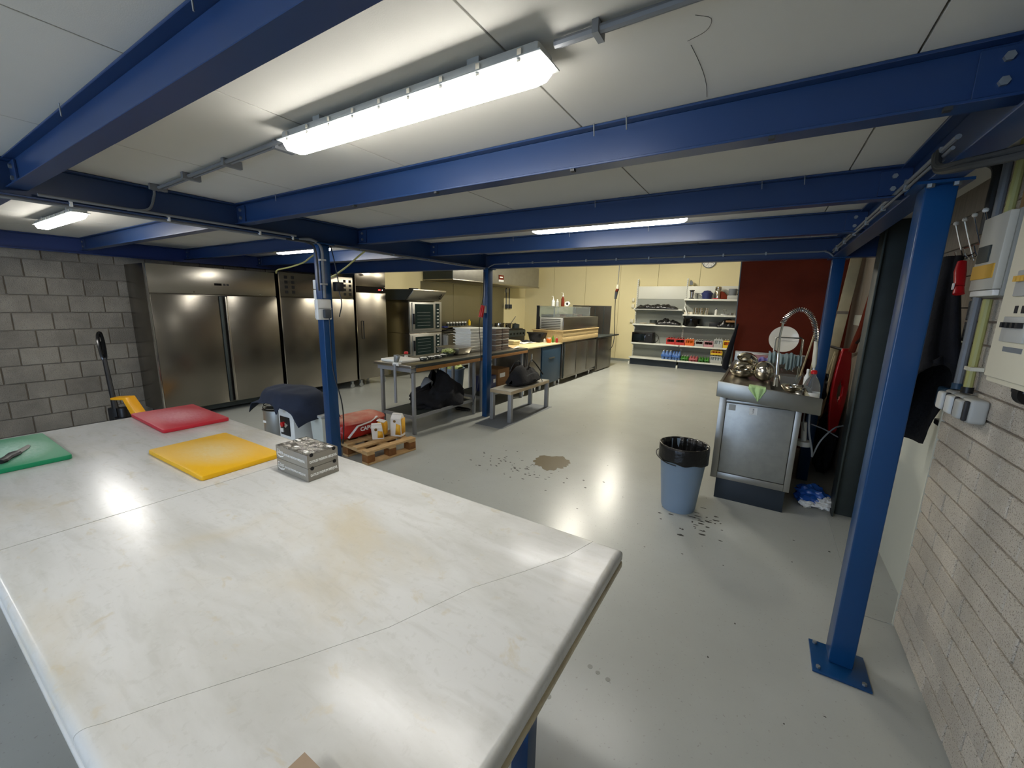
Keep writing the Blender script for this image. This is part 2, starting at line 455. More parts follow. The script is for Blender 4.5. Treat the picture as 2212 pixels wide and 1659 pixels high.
for k in range(90):
    a = random.uniform(-3.0,.6); b = random.uniform(1.3,7.5)
    m.prism(splat(a,b,random.uniform(.003,.010),random.uniform(.002,.006),k,6,.2,.3),0,.0006)
for (a,b) in ((-3.95,3.35),(-3.9,3.25),(-4.15,3.3),(-3.75,3.45)):
    m.prism(splat(a,b,.06,.02,a,10,.2,.2),0,.0006)
obj('stain_spots', m, 'speck', floor, kind='stuff', flat=True)

# ---------------------------------------------------------------- blue steel frame
def ibeam_x(m, x0,x1,yc,z0,z1,fw,tw=.008,tf=.009):
    m.box(x0,x1,yc-fw/2,yc+fw/2,z0,z0+tf); m.box(x0,x1,yc-fw/2,yc+fw/2,z1-tf,z1); m.box(x0,x1,yc-tw/2,yc+tw/2,z0+tf,z1-tf)
def ibeam_y(m, y0,y1,xc,z0,z1,fw,tw=.008,tf=.010):
    m.box(xc-fw/2,xc+fw/2,y0,y1,z0,z0+tf); m.box(xc-fw/2,xc+fw/2,y0,y1,z1-tf,z1); m.box(xc-tw/2,xc+tw/2,y0,y1,z0+tf,z1-tf)
def hexbolt(m, p, ax, r=.011, h=.01):
    p = Vector(p); m.cyl(p, p+Vector(ax)*h, r, n=6)
XG, XM, XW = .49, -3.33, -7.05
g = thing('steel_girder','blue steel girder running along the right brick wall over the near post','girder',(XG,0,2.10))
m = MB(); ibeam_y(m,YF+.02,4.66,XG,2.10,ZC-.002,.095); obj('beam',m,'blue_joist',g,bevel=.002,bseg=1)
gr = thing('steel_girder','blue steel girder through the middle of the room over the socket post','girder',(XM,0,2.10))
m = MB(); ibeam_y(m,YF+.02,4.66,XM,2.10,ZC-.002,.095); obj('beam',m,'blue_joist',gr,bevel=.002,bseg=1)
gl = thing('steel_girder','blue steel girder against the left block wall above the pallet truck','girder',(XW,0,2.10))
m = MB(); ibeam_y(m,YF+.02,4.66,XW,2.10,ZC-.002,.095); obj('beam',m,'blue_dark',gl,bevel=.002,bseg=1)
ge = thing('steel_girder','blue steel edge beam crossing the room in front of the cream far wall','girder',(-3.3,4.71,2.095))
m = MB(); ibeam_x(m,XL+.02,.79,4.71,2.095,ZC-.002,.1); obj('beam',m,'blue_joist',ge,bevel=.002,bseg=1)
names = {0:'nearest blue joist, crossing the upper left corner of the view',
         1:'blue joist just beyond the long lit tube lamp',
         2:'blue joist in front of the farther right tube lamp',
         3:'blue joist just behind the farther right tube lamp'}
namesL = {0:'left bay joist nearest the viewer, before the small left lamp',
          1:'left bay blue joist brightly lit beside the small left lamp',
          2:'left bay blue joist in front of the lamp by the socket post',
          3:'left bay blue joist glowing behind the lamp by the socket post'}
for i,yc in enumerate((.541,1.583,2.618,3.58)):
    for bay,(xa,xb,nm) in enumerate(((XM+.006,XG-.006,names),(XW+.006,XM-.006,namesL))):
        t = thing('steel_joist', nm[i], 'joist', (xa,yc,2.14))
        m = MB(); ibeam_x(m,xa,xb,yc,2.14,ZC-.001,.073,.006,.008); obj('beam',m,'blue_joist',t,bevel=.0015,bseg=1)
        for xx,s in ((xa,1),(xb,-1)):
            obj('cleat', MB().box(min(xx,xx+s*.11),max(xx,xx+s*.11),yc-.013,yc-.004,2.155,2.262), 'blue_joist', t, bevel=.001,bseg=1)
            for zz in (2.182,2.236):
                m = MB(); hexbolt(m,(xx+s*.06,yc-.013,zz),(0,-1,0)); obj('bolt',m,'zinc',t)
        if bay == 0:
            for xx in ((-1.15,-2.2) if i==0 else (-.62,-.5,-2.75) if i==1 else (-.1,.08,-1.0) if i==2 else (-.9,-2.2,-1.6)):
                obj('screw', MB().cyl((xx,yc-.045,ZC-.001),(xx+.004,yc-.045,ZC-.045),.0022,n=6), 'zinc', t)
        if i == 1 and bay == 0:
            for xx in (-2.0,-1.4,-.7,-.05,.33):
                obj('clip', MB().box(xx-.008,xx+.008,yc-.04,yc-.02,2.130,2.139), 'conduit_dark', t)

def post(label, x0,x1,y0,y1,plate=True, far=False):
    t = thing('steel_post', label, 'post', ((x0+x1)/2,(y0+y1)/2,0))
    obj('post_tube', MB().box(x0,x1,y0,y1,.012 if plate else .002,2.088), 'blue_paint', t, bevel=.006, bseg=3)
    if plate: obj('base_plate', MB().box(x0-.067,x1+.055,y0-.09,y1+.012,.001,.012), 'blue_paint', t, bevel=.002)
    obj('top_plate', MB().box(x0-.03,x1+.03,y0-.03,y1+.03,2.088,2.098), 'blue_paint', t)
    if plate:
        for (a,b) in ((x0-.045,y0-.065),(x1+.03,y0-.065),(x0-.045,y1-.01)):
            m = MB(); hexbolt(m,(a,b,.012),(0,0,1),.009,.01); obj('anchor_bolt',m,'zinc',t)
    return t
p1 = post('blue square steel post bolted to the floor beside the brick wall', .445,.535,2.168,2.277)
for a in (.455,.525):
    m = MB(); hexbolt(m,(a,2.15,2.088),(0,0,-1),.012,.012); obj('bolt',m,'zinc',p1)
p2 = post('blue square steel post carrying white sockets, beside the covered mixer', -3.37,-3.285,2.17,2.27,False)
p3 = post('blue square steel post with a red plug, between prep tables and bench', -3.37,-3.29,4.66,4.78,False)
p4 = post('blue square steel post at the far end of the sink, before the red panel', .445,.535,4.66,4.76,False)

# dark wall column
t = thing('steel_column','dark grey steel column of the building beside the cream niche','column',(.72,4.03,0))
m = MB().box(.645,.657,3.93,4.10,0,ZC-.002).box(.788,.80,3.93,4.10,0,ZC-.002).box(.655,.79,4.0,4.012,0,ZC-.002)
obj('column', m, 'dark_steel', t, bevel=.002)
# ---------------------------------------------------------------- lamps
def lamp(label, x0,x1,yc, z=ZC, warm=False):
    t = thing('tube_lamp', label, 'lamp', ((x0+x1)/2,yc,z-.095))
    obj('housing', MB().box(x0+.01,x1-.01,yc-.042,yc+.042,z-.052,z-.018), 'lamp_body', t, bevel=.008)
    obj('housing_rim', MB().box(x0-.004,x1+.004,yc-.056,yc+.056,z-.052,z-.047), 'lamp_body', t, bevel=.002)
    for a in (x0+.22,x1-.22): obj('bracket', MB().box(a-.02,a+.02,yc-.03,yc+.03,z-.02,z), 'lamp_body', t)
    m = MB()
    def prof(k): return [(yc-.044+k,z-.05),(yc-.042+k,z-.068),(yc-.03+k,z-.086),(yc+.03-k,z-.086),(yc+.042-k,z-.068),(yc+.044-k,z-.05)]
    P = [(x0,.012),(x0+.02,.003),(x0+.05,0),(x1-.05,0),(x1-.02,.003),(x1,.012)]
    V = []; F = []
    for xx,k in P:
        for (a,b) in prof(k): V.append((xx,a,b+(k if b < z-.06 else 0)))
    for i in range(len(P)-1):
        for j in range(6): F.append((i*6+j,i*6+(j+1)%6,(i+1)*6+(j+1)%6,(i+1)*6+j))
    F.append(tuple(range(6))); F.append(tuple(range(30,36)))
    obj('diffuser', m.add(V,F), 'light_warm' if warm else 'light_cool', t)
    n = 9
    for i in range(n):
        a = x0+.06+(x1-x0-.12)*i/(n-1)
        obj('clip', MB().box(a-.006,a+.006,yc-.05,yc-.042,z-.06,z-.03), 'chrome', t)
    return t
lamp('long lit tube lamp nearest the viewer, on the ceiling boards', -1.70,-.545,1.03)
lamp('lit tube lamp between the farther blue joists on the right', -1.70,-.53,3.05)
lamp('small lit tube lamp at the far left of the ceiling', -5.70,-4.50,1.03)
lamp('lit tube lamp partly behind the blue socket post', -5.49,-4.42,3.05)
for k,(a,b) in enumerate(((-1.135,-1.0),(-5.1,-1.0))):  # unseen fixtures added as fill, to even out the light in the room
    lamp('added fill tube lamp behind the viewpoint, %s'%('right near','left near','right rear','left rear')[k], a-.6,a+.6,b)
for b,nm in ((7.3,'warm tube lamp high above the fridge counter, nearer one'),(9.8,'warm tube lamp high above the fridge counter, farther one')):
    t = lamp(nm, -3.6,-2.4,b,3.3,True)
    obj('hanger', MB().box(-3.4,-3.38,b-.01,b+.01,3.28,3.6).box(-2.62,-2.6,b-.01,b+.01,3.28,3.6), 'conduit', t)
    t.rotation_euler[2] = PI/2

# conduits under the boards
t = thing('conduit','grey conduit run on the ceiling boards left of the long lamp','conduit',(-2.5,1.1,2.25))
obj('pipe', MB().tube([(-3.28,1.09,2.262),(-1.72,1.04,2.262)],.009,8), 'conduit', t)
obj('pipe', MB().tube([(-3.28,1.112,2.262),(-1.72,1.062,2.262)],.007,8), 'conduit', t)
for a in (-3.2,-2.75,-2.3,-1.85): obj('clip', MB().box(a-.012,a+.012,1.045,1.13,2.245,2.279), 'conduit', t)
obj('drop_pipe', MB().tube(spline([(-3.27,1.09,2.262),(-3.29,1.09,2.22),(-3.272,1.05,2.14),(-3.275,.95,2.118)],6),.007,8), 'conduit', t)
t = thing('conduit','grey conduit run on the ceiling boards right of the long lamp','conduit',(0,1.05,2.25))
obj('pipe', MB().tube([(-.53,1.03,2.262),(.44,1.03,2.262)],.010,8), 'conduit', t)
obj('pipe', MB().tube([(-.53,1.052,2.27),(.44,1.052,2.27)],.007,8), 'conduit', t)
for a in (-.42,.0,.36): obj('clip', MB().box(a-.008,a+.008,1.016,1.062,2.250,2.279), 'conduit', t)
t = thing('conduit','pair of thin conduits along the middle girder with white clips','conduit',(XM,1.6,2.09))
obj('pipe', MB().tube([(-3.272,.6,2.122),(-3.272,1.97,2.122)],.008,8), 'conduit', t)
obj('pipe', MB().tube([(-3.30,-.6,2.090),(-3.30,2.15,2.090)],.008,8), 'conduit', t)
for b in (.72,1.15,1.7,1.95): obj('clip', MB().box(-3.3,-3.278,b-.006,b+.006,2.09,2.13), 'white_plastic', t)
t = thing('conduit','thin conduit from the socket post to the red plug post','conduit',(XM,3.4,2.09))
obj('pipe', MB().tube([(-3.30,2.27,2.088),(-3.30,4.6,2.088)],.008,8), 'conduit', t)
for b in (2.6,3.0,3.5,4.0): obj('clip', MB().box(-3.31,-3.278,b-.008,b+.008,2.08,2.099), 'conduit', t)
t = thing('conduit','long thin conduit along the edge beam before the cream wall','conduit',(-1.4,4.64,2.14))
obj('pipe', MB().tube(spline([(-3.3,4.64,2.09),(-3.2,4.65,2.14),(-3.0,4.65,2.15),(-1.5,4.65,2.15),(.2,4.65,2.15),(.38,4.65,2.15),(.46,4.64,2.09)],5),.007,8), 'conduit', t)
for i in range(9): obj('clip', MB().box(-2.95+i*.36-.007,-2.95+i*.36+.007,4.635,4.66,2.138,2.165), 'zinc', t)
t = thing('conduit','flat cable bundle along the right girder above the near post','conduit',(.45,2.8,2.13))
obj('pipe', MB().tube([(.433,1.86,2.155),(.433,4.62,2.155)],.008,8), 'conduit', t)
obj('pipe', MB().tube([(.435,1.9,2.135),(.435,4.62,2.135)],.006,8), 'conduit', t)
for i in range(7): obj('clip', MB().box(.426,.445,2.0+i*.4,2.016+i*.4,2.125,2.17), 'zinc', t)
t = thing('cable_loop','thick black cable loop hanging under the right girder','cable',(.5,1.7,2.0))
m = MB()
for k in range(2):
    m.tube(spline([(.43+.0*k,2.02+.03*k,2.16),(.42,1.93,2.09-.01*k),(.45,1.80-.03*k,2.065-.02*k),(.55,1.68,2.06-.015*k),(.66,1.6,2.09),(.74,1.58,2.2)],6),.011,8)
obj('cable', m, 'conduit_dark', t)
m = MB().tube(spline([(-.245,1.231,ZC-.0005),(-.238,1.307,ZC-.0005),(-.234,1.386,ZC-.0005),(-.235,1.456,ZC-.0005),(-.242,1.531,ZC-.0005)],4),.0007,5)
m.tube(spline([(-.22,1.12,ZC-.0005),(-.19,1.15,ZC-.0005),(-.205,1.19,ZC-.0005),(-.25,1.21,ZC-.0005)],4),.0005,5)
obj('scratch_marks', m, 'speck', ce, kind='stuff')
# ---------------------------------------------------------------- stone table in the foreground
t = thing('stone_table','large white stone worktable filling the foreground','table',(-1.74,.61,0))
S2 = [(-.905,.09),(-.88,.122),(-.83,.21),(-.729,.371),(-.637,.532),(-.56,.738),(-.482,.867),(-.41,1.0),(-.37,1.126)]
g_ = .0012
TX0, TX1, TY0, TY1, TZ = -3.2, -.283, .088, 1.127, .90
slabs = [[(TX0,TY0),(-1.777,TY0),(-1.762,.6),(-1.752,TY1),(TX0,TY1)],
         [(-1.777+g_*3,TY0)]+[(a-g_*.5,b) for a,b in S2]+[(-1.752+g_*3,TY1),(-1.762+g_*3,.6)],
         [(a+g_*.5,b) for a,b in S2]+[(TX1,TY1),(TX1,TY0)]]
slabs[1][1] = (S2[0][0]-g_*.5,TY0); slabs[2][0] = (S2[0][0]+g_*.5,TY0)
for P in slabs:
    me_ = MB().prism(P, TZ-.034, TZ)
    o = obj('stone_slab', me_, 'marble', t)
    bm = bmesh.new(); bm.from_mesh(o.data); off = WORLD[o]
    es = []
    for e in bm.edges:
        a, b = (v.co+off for v in e.verts)
        if a.z > TZ-.001 and b.z > TZ-.001:
            mid = (a+b)/2
            if min(abs(mid.x-TX0),abs(mid.x-TX1),abs(mid.y-TY0),abs(mid.y-TY1)) < 1e-3: es.append(e)
    bmesh.ops.bevel(bm, geom=es, offset=.018, segments=5, profile=.5, affect='EDGES', clamp_overlap=True)
    bm.to_mesh(o.data); bm.free()
    o.data.polygons.foreach_set('use_smooth',[True]*len(o.data.polygons)); o.data.set_sharp_from_angle(angle=.6)
obj('edge_strip', MB().box(TX1-.06,TX1+.003,TY0+.002,TY1+.002,TZ-.062,TZ-.036), 'marble_edge', t, bevel=.009, bseg=4)
obj('edge_strip', MB().box(TX0,TX1-.062,TY0-.003,TY0+.06,TZ-.062,TZ-.036), 'marble', t, bevel=.009, bseg=4)
obj('edge_strip', MB().box(TX0,TX1-.062,TY1-.06,TY1+.003,TZ-.062,TZ-.036), 'marble', t, bevel=.009, bseg=4)
obj('substrate', MB().box(TX0+.02,TX1-.02,TY0+.02,TY1-.02,TZ-.0358,TZ-.0345), 'dark_gap', t)
obj('frame', MB().box(TX0+.15,TX1-.2,TY0+.16,TY0+.2,.78,.862).box(TX0+.15,TX1-.2,TY1-.2,TY1-.16,.78,.862).box(TX0+.15,TX0+.19,TY0+.2,TY1-.2,.78,.862).box(TX1-.24,TX1-.2,TY0+.2,TY1-.2,.78,.862), 'blue_paint', t)
for a in (TX0+.17,-1.72,TX1-.22):
    for b in (TY0+.18,TY1-.18): obj('leg', MB().box(a-.03,a+.03,b-.03,b+.03,0,.8), 'blue_paint', t, bevel=.003)
obj('lower_shelf', MB().box(TX0+.2,TX1-.25,TY0+.22,TY1-.22,.25,.28), 'steel_worn', t)

def cut_board(name_lbl, x0,x1,y0,y1,m, rz=0):
    t = thing('cutting_board', name_lbl, 'cutting board', ((x0+x1)/2,(y0+y1)/2,TZ+.0005))
    obj('board', MB().prism([(x0+.012,y0),(x1-.012,y0),(x1-.004,y0+.004),(x1,y0+.012),(x1,y1-.012),(x1-.004,y1-.004),(x1-.012,y1),(x0+.012,y1),(x0+.004,y1-.004),(x0,y1-.012),(x0,y0+.012),(x0+.004,y0+.004)],TZ+.0005,TZ+.0205), m, t, bevel=.003)
    t.rotation_euler[2] = rz
    return t
# boards worn pale in the middle by knife scratches
for nm, worn in (('board_red','e09aa2'),('board_yellow','dcc68e'),('board_green','a9d3c2')):
    m = MATS[nm]; nt = m.node_tree; N = nt.nodes; L = nt.links; b = N['Principled BSDF']
    tc = N.new('ShaderNodeTexCoord'); mp = N.new('ShaderNodeMapping'); mp.inputs['Scale'].default_value = (3.9,6.4,0)
    L.new(tc.outputs['Object'],mp.inputs[0])
    gr = N.new('ShaderNodeTexGradient'); gr.gradient_type = 'SPHERICAL'; L.new(mp.outputs[0],gr.inputs[0])
    ns = N.new('ShaderNodeTexNoise'); ns.inputs['Scale'].default_value = 9; ns.inputs['Detail'].default_value = 8; ns.inputs['Roughness'].default_value = .8
    m3 = N.new('ShaderNodeMapping'); m3.inputs['Scale'].default_value = (3,9,1); L.new(tc.outputs['Object'],m3.inputs[0]); L.new(m3.outputs[0],ns.inputs['Vector'])
    mu = N.new('ShaderNodeMath'); mu.operation = 'MULTIPLY'; L.new(gr.outputs['Fac'],mu.inputs[0]); L.new(ns.outputs['Fac'],mu.inputs[1])
    rp = N.new('ShaderNodeMapRange'); rp.inputs['From Min'].default_value = .02; rp.inputs['From Max'].default_value = .42; rp.inputs['To Max'].default_value = .85
    L.new(mu.outputs[0],rp.inputs['Value'])
    base = {'board_red':'bd2434','board_yellow':'e0ac00','board_green':'0f8a5c'}[nm]
    mx = N.new('ShaderNodeMixRGB'); L.new(rp.outputs[0],mx.inputs[0]); mx.inputs[1].default_value = rgb(base); mx.inputs[2].default_value = rgb(worn)
    L.new(mx.outputs[0], b.inputs['Base Color'])
cut_board('red plastic cutting board at the back edge of the stone table', -3.19,-2.655,.79,1.105,'board_red',-.03)
cut_board('yellow plastic cutting board beside the date boxes', -2.365,-1.83,.632,.955,'board_yellow',.01)
cut_board('green plastic cutting board under the kitchen knife', -3.085,-2.552,.10,.424,'board_green')
# knife
t = thing('kitchen_knife','kitchen knife with black handle lying on the green board','knife',(-2.75,.29,TZ+.022))
kb = Vector((-2.63,.232,TZ+.030)); kt = Vector((-2.86,.352,TZ+.026)); d = (kt-kb).normalized(); s = Vector((-d.y,d.x,0))
hp = []
for u,w in ((0,.011),(.012,.021),(.03,.018),(.06,.015),(.09,.021),(.115,.024),(.125,.018)): hp.append((u,w))
V=[];F=[]
for i,(u,w) in enumerate(hp):
    c = kb+d*u
    for j in range(8):
        a=2*PI*j/8; V.append(c+s*w*math.cos(a)+Vector((0,0,(.010)*math.sin(a))))
for i in range(len(hp)-1):
    for j in range(8): F.append((i*8+j,i*8+(j+1)%8,(i+1)*8+(j+1)%8,(i+1)*8+j))
F += [tuple(range(8)),tuple(range((len(hp)-1)*8,len(hp)*8))]
obj('handle', MB().add(V,F), 'black', t)
bl = [(.12,.017),(.12,-.016),(.2,-.014),(.245,-.002),(.262,.010),(.2,.015)]
P=[kb+d*u+s*w for u,w in bl]
m = MB(); V=[p+Vector((0,0,k)) for k in (-.003,-.0015) for p in P]; n=len(P)
m.add(V,[tuple(range(n-1,-1,-1)),tuple(range(n,2*n))]+[(i,(i+1)%n,(i+1)%n+n,i+n) for i in range(n)])
obj('blade', m, 'steel_worn', t)

# date boxes
def date_box(lbl, z, lid):
    x0,x1,y0,y1 = -1.706,-1.480,.866,1.004
    t = thing('date_box', lbl, 'box', ((x0+x1)/2,(y0+y1)/2,z))
    obj('carton', MB().box(x0,x1,y0,y1,z,z+.055), 'grey_box', t, bevel=.0015)
    if lid:
        m = MB(); rnd = random.Random(3)
        def fn(u,v):
            a = x0+(x1-x0)*u; b = y0+(y1-y0)*v
            e = min(u,1-u,v,1-v)
            return (a,b,z+.0555+min(e*.06,.003)+.0028*noise.noise(Vector((a*45,b*45,1)))*min(1,e*8))
        obj('film', m.grid(fn,40,26), 'film', t, sharp=180)
        for a,b,w,l in ((-1.68,.95,.03,.012),(-1.50,.98,.03,.014),(-1.52,.885,.026,.014),(-1.60,.90,.03,.01)):
            obj('window', MB().box(a-w/2,a+w/2,b-l/2,b+l/2,z+.0585,z+.0592),'white_print',t)
    for a in (.885,.985): obj('notch', MB().cyl((x1+.0001,a,z+.053),(x1+.0012,a,z+.053),.008,n=12).add([],[]), 'dark_gap', t)
    text('lettering','DATILES PREMIUM MEDJOUL',.0145,(x1+.0006,(y0+y1)/2+.002,z+.024),(0,1,0),(0,0,1),'white_print',t,sx=.66,bold=.0004)
    text('lettering','DATILES PREMIUM MEDJOUL',.0125,(x0+.135,y0-.0006,z+.026),(1,0,0),(0,0,1),'white_print',t,sx=.95,bold=.0002)
    text('lettering','Zdays',.026,(x0+.030,y0-.0006,z+.032),(1,0,0),(0,0,1),'white_print',t,sx=.75,shear=.3)
    sw = [(x0+.006,z+.022),(x0+.014,z+.013),(x0+.032,z+.008),(x0+.052,z+.012),(x0+.060,z+.020),(x0+.045,z+.016),(x0+.03,z+.0135),(x0+.016,z+.017)]
    obj('logo_swash', MB().prism(sw,y0-.0008,y0-.0002,'y'),'white_print',t,flat=True)
date_box('lower of two grey date boxes stacked by the yellow board', TZ+.0005, False)
date_box('upper grey date box with shiny film top, on its twin', TZ+.057, True)
# the corner of a brown box at the lower edge of the view
t = thing('brown_box','brown box corner at the bottom edge, on the stone table','box',(-.51,.20,TZ+.0005))
obj('carton', MB().box(-.525,-.345,.10,.266,TZ+.0005,TZ+.028), 'cardboard_dark', t, bevel=.001)
obj('lid', MB().box(-.527,-.343,.098,.268,TZ+.0285,TZ+.0315), 'lid_brown', t, bevel=.001)
# ---------------------------------------------------------------- steel cabinets along the left wall
FX = -6.45
def caster(par, x, y, z=.1, m='zinc'):
    o = obj('caster', MB().cyl((x-.012,y,.045),(x+.012,y,.045),.042,n=14).box(x-.02,x+.02,y-.02,y+.02,.075,z+.03), m, par)
    return o
def fridge_shell(t, y0,y1,z0,z1,zp):
    obj('body', MB().box(XL+.06,FX-.02,y0,y1,z0,z1-.004), 'steel_door', t, bevel=.004)
# first: two doors and a top panel
t = thing('upright_fridge','nearest two-door steel fridge, left, by the block wall','fridge',(-6.8,2.72,0))
fridge_shell(t,1.94,3.49,.14,2.02,1.66)
obj('plinth', MB().box(-7.0,-6.55,1.98,3.45,.06,.14), 'dark_steel', t)
pn = obj('top_panel', MB().box(FX-.02,FX+.012,1.955,3.485,1.665,2.015), 'steel', t, bevel=.004)
obj('display', MB().box(FX+.012,FX+.014,2.665,2.755,1.785,1.815), 'black_gloss', pn)
for a in (2.775,2.815): obj('button', MB().box(FX+.012,FX+.016,a,a+.028,1.787,1.813), 'black', pn)
for a in (2.42,3.25): obj('screw', MB().cyl((FX+.012,a,1.69),(FX+.015,a,1.69),.008,n=10), 'chrome', pn)
for (a,b,hy) in ((1.955,2.695,2.66),(2.80,3.485,2.83)):
    dr = obj('door', MB().box(FX-.02,FX+.02,a,b,.15,1.65), 'steel_door', t, bevel=.006)
obj('gap', MB().box(FX-.019,FX-.005,2.695,2.80,.15,1.65), 'black', t)
obj('door_handle', MB().box(FX-.004,FX+.03,2.70,2.735,.16,1.64), 'dark_steel', t, bevel=.006)
obj('door_handle', MB().box(FX-.004,FX+.035,2.765,2.80,.16,1.64), 'steel', t, bevel=.01, label='bright steel handle strip')
obj('edge_strip', MB().box(FX-.02,FX+.022,1.938,1.952,.15,2.015), 'chrome', t)
for b in (2.0,3.42): 
    for a in (-6.52,-7.0): caster(t,a,b,.1)
# second: hole patterns in the head panel
t = thing('upright_fridge','middle steel fridge with square vent holes, behind the socket post','fridge',(-6.8,4.2,0))
fridge_shell(t,3.535,4.885,.14,2.04,1.66)
pn = obj('top_panel', MB().box(FX-.02,FX+.012,3.55,4.875,1.665,2.035), 'steel_door', t, bevel=.004)
for ya in (3.63,3.74,4.68,4.79):
    for k in range(4):
        obj('vent_hole', MB().box(FX+.011,FX+.0135,ya,ya+.05,1.715+k*.075,1.715+k*.075+.045), 'dark_gap', pn)
for (a,b) in ((3.55,4.205),(4.215,4.875)): obj('door', MB().box(FX-.02,FX+.02,a,b,.15,1.65), 'steel_door', t, bevel=.006)
obj('edge_strip', MB().box(FX-.02,FX+.024,3.532,3.546,.15,2.035), 'chrome', t)
obj('plinth', MB().box(-7.0,-6.6,3.56,4.86,.10,.14), 'black', t)
for b in (3.6,4.8):
    for a in (-6.5,-7.0): caster(t,a,b,.1)
# third: tall single door
t = thing('upright_fridge','tall single-door steel freezer with black display strip','fridge',(-6.8,5.27,0))
fridge_shell(t,4.92,5.63,.14,2.19,1.8)
pn = obj('top_panel', MB().box(FX-.02,FX+.015,4.93,5.62,1.895,2.185), 'steel_door', t, bevel=.004)
obj('emblem', MB().lathe([(0,0),(.05,0),(.05,.003),(0,.003)],(FX+.015,5.06,2.10),20,(0,PI/2,0),sx=.5,sy=1.1), 'chrome', pn)
obj('emblem_eye', MB().lathe([(0,0),(.018,0),(.018,.002),(0,.002)],(FX+.018,5.06,2.10),14,(0,PI/2,0)), 'black', pn)
st = obj('control_strip', MB().box(FX-.02,FX+.012,4.93,5.62,1.79,1.89), 'black_gloss', t)
obj('led', MB().box(FX+.012,FX+.014,5.45,5.50,1.835,1.85), 'led_red', st)
obj('led', MB().box(FX+.012,FX+.014,5.54,5.552,1.836,1.848), 'led_white', st)
obj('door', MB().box(FX-.02,FX+.02,4.93,5.62,.15,1.78), 'steel_door', t, bevel=.006)
obj('door_handle', MB().tube([(FX+.018,5.035,1.26),(FX+.06,5.035,1.26),(FX+.06,5.035,.93),(FX+.018,5.035,.93)],.009,8), 'black', t)
obj('edge_strip', MB().box(FX-.02,FX+.024,4.915,4.928,.15,2.18), 'chrome', t)
for b in (5.0,5.56):
    for a in (-6.5,-7.0): caster(t,a,b,.1)

# ---------------------------------------------------------------- pallet truck
t = thing('pallet_truck','yellow and black hand pallet truck by the block wall','pallet truck',(-6.4,1.5,0))
base = Vector((-6.364,1.501,.30)); top = Vector((-6.538,1.28,1.22)); d = (top-base).normalized()
obj('handle_bar', MB().tube([base,base+d*.15,base+d*.62],[.034,.026,.021],10), 'black', t)
g0 = base+d*.58; sd = Vector((.51,.625,0)); sd = (sd-d*sd.dot(d)).normalized(); s2 = d.cross(sd).normalized()
loop = [g0, g0+d*.06-s2*.014, g0+d*.16-s2*.02, g0+d*.27-s2*.018, g0+d*.335-s2*.006, g0+d*.34+s2*.012, g0+d*.27+s2*.02, g0+d*.16+s2*.02, g0+d*.06+s2*.014, g0]
obj('grip', MB().tube(spline(loop,5),.017,8), 'black_gloss', t)
obj('lever', MB().tube([g0+d*.10,g0+d*.24+s2*.006],.012,6), 'black_gloss', t)
obj('pump', MB().cyl((-6.36,1.60,.12),(-6.36,1.60,.33),.055,n=16).cyl((-6.36,1.60,.18),(-6.36,1.60,.22),.09,n=18).box(-6.42,-6.34,1.43,1.53,.16,.32), 'black', t, bevel=.004)
for b in (-6.46,-6.26): obj('wheel', MB().cyl((b-.022,1.56,.09),(b+.022,1.56,.09),.09,n=22), 'black', t)
obj('head', MB().prism([(1.56,.44),(1.56,.465),(1.74,.475),(1.90,.17),(1.92,.10),(1.83,.10),(1.81,.17),(1.70,.44)],-6.38,-6.26,'x'), 'truck_yellow', t, bevel=.006)
obj('fork', MB().prism([(1.84,.07),(1.84,.12),(2.92,.10),(3.0,.06)],-6.41,-6.27,'x'), 'truck_yellow', t, bevel=.004)
obj('fork', MB().prism([(1.84,.07),(1.84,.12),(2.92,.10),(3.0,.06)],-6.13,-5.99,'x'), 'truck_yellow', t, bevel=.004)
for b in (-6.34,-6.06): obj('roller', MB().cyl((b-.04,2.8,.04),(b+.04,2.8,.04),.039,n=14), 'black', t)

t.rotation_euler[2] = math.radians(-58)
# ---------------------------------------------------------------- sockets and cables on the posts
t = thing('socket_block','white double socket with a black plug on the blue post','socket',(-3.27,2.16,1.45))
obj('box', MB().box(-3.284,-3.24,2.095,2.225,1.455,1.63), 'white_plastic', t, bevel=.008)
obj('flap', MB().box(-3.24,-3.232,2.10,2.222,1.55,1.556), 'grey_plastic', t)
obj('plug', MB().box(-3.239,-3.205,2.135,2.20,1.47,1.545), 'grey_dark_plastic', t, bevel=.008)
obj('plug_cable', MB().tube(spline([(-3.20,2.17,1.47),(-3.215,2.18,1.3),(-3.235,2.2,1.0),(-3.20,2.24,.72),(-3.23,2.27,.5),(-3.27,2.28,.3),(-3.35,2.33,.28)],6),.006,6), 'black', t)
t = thing('socket_strip','tall white socket strip on the left face of the blue post','socket',(-3.4,2.22,1.45))
for k in range(4): obj('socket', MB().box(-3.43,-3.372,2.185,2.255,1.46+k*.085,1.46+k*.085+.08), 'white_plastic', t, bevel=.005)
t = thing('conduit','grey conduit running down the blue socket post','conduit',(-3.27,2.25,1.63))
obj('pipe', MB().tube(spline([(-3.29,2.0,2.1),(-3.272,2.1,2.11),(-3.27,2.18,2.06),(-3.27,2.185,1.9),(-3.27,2.185,1.64)],5),.012,8), 'conduit', t)
obj('pipe', MB().tube(spline([(-3.30,1.9,2.09),(-3.275,2.06,2.085),(-3.272,2.13,2.02),(-3.272,2.14,1.7)],5),.008,8), 'conduit_dark', t)
for b in (1.75,1.95): obj('clip', MB().box(-3.285,-3.252,2.16,2.21,b,b+.014), 'zinc', t)
t = thing('power_adapter','black power adapter hanging beside the blue socket post','adapter',(-3.22,2.29,1.66))
obj('adapter', MB().box(-3.25,-3.19,2.255,2.325,1.70,1.78), 'black', t, bevel=.006)
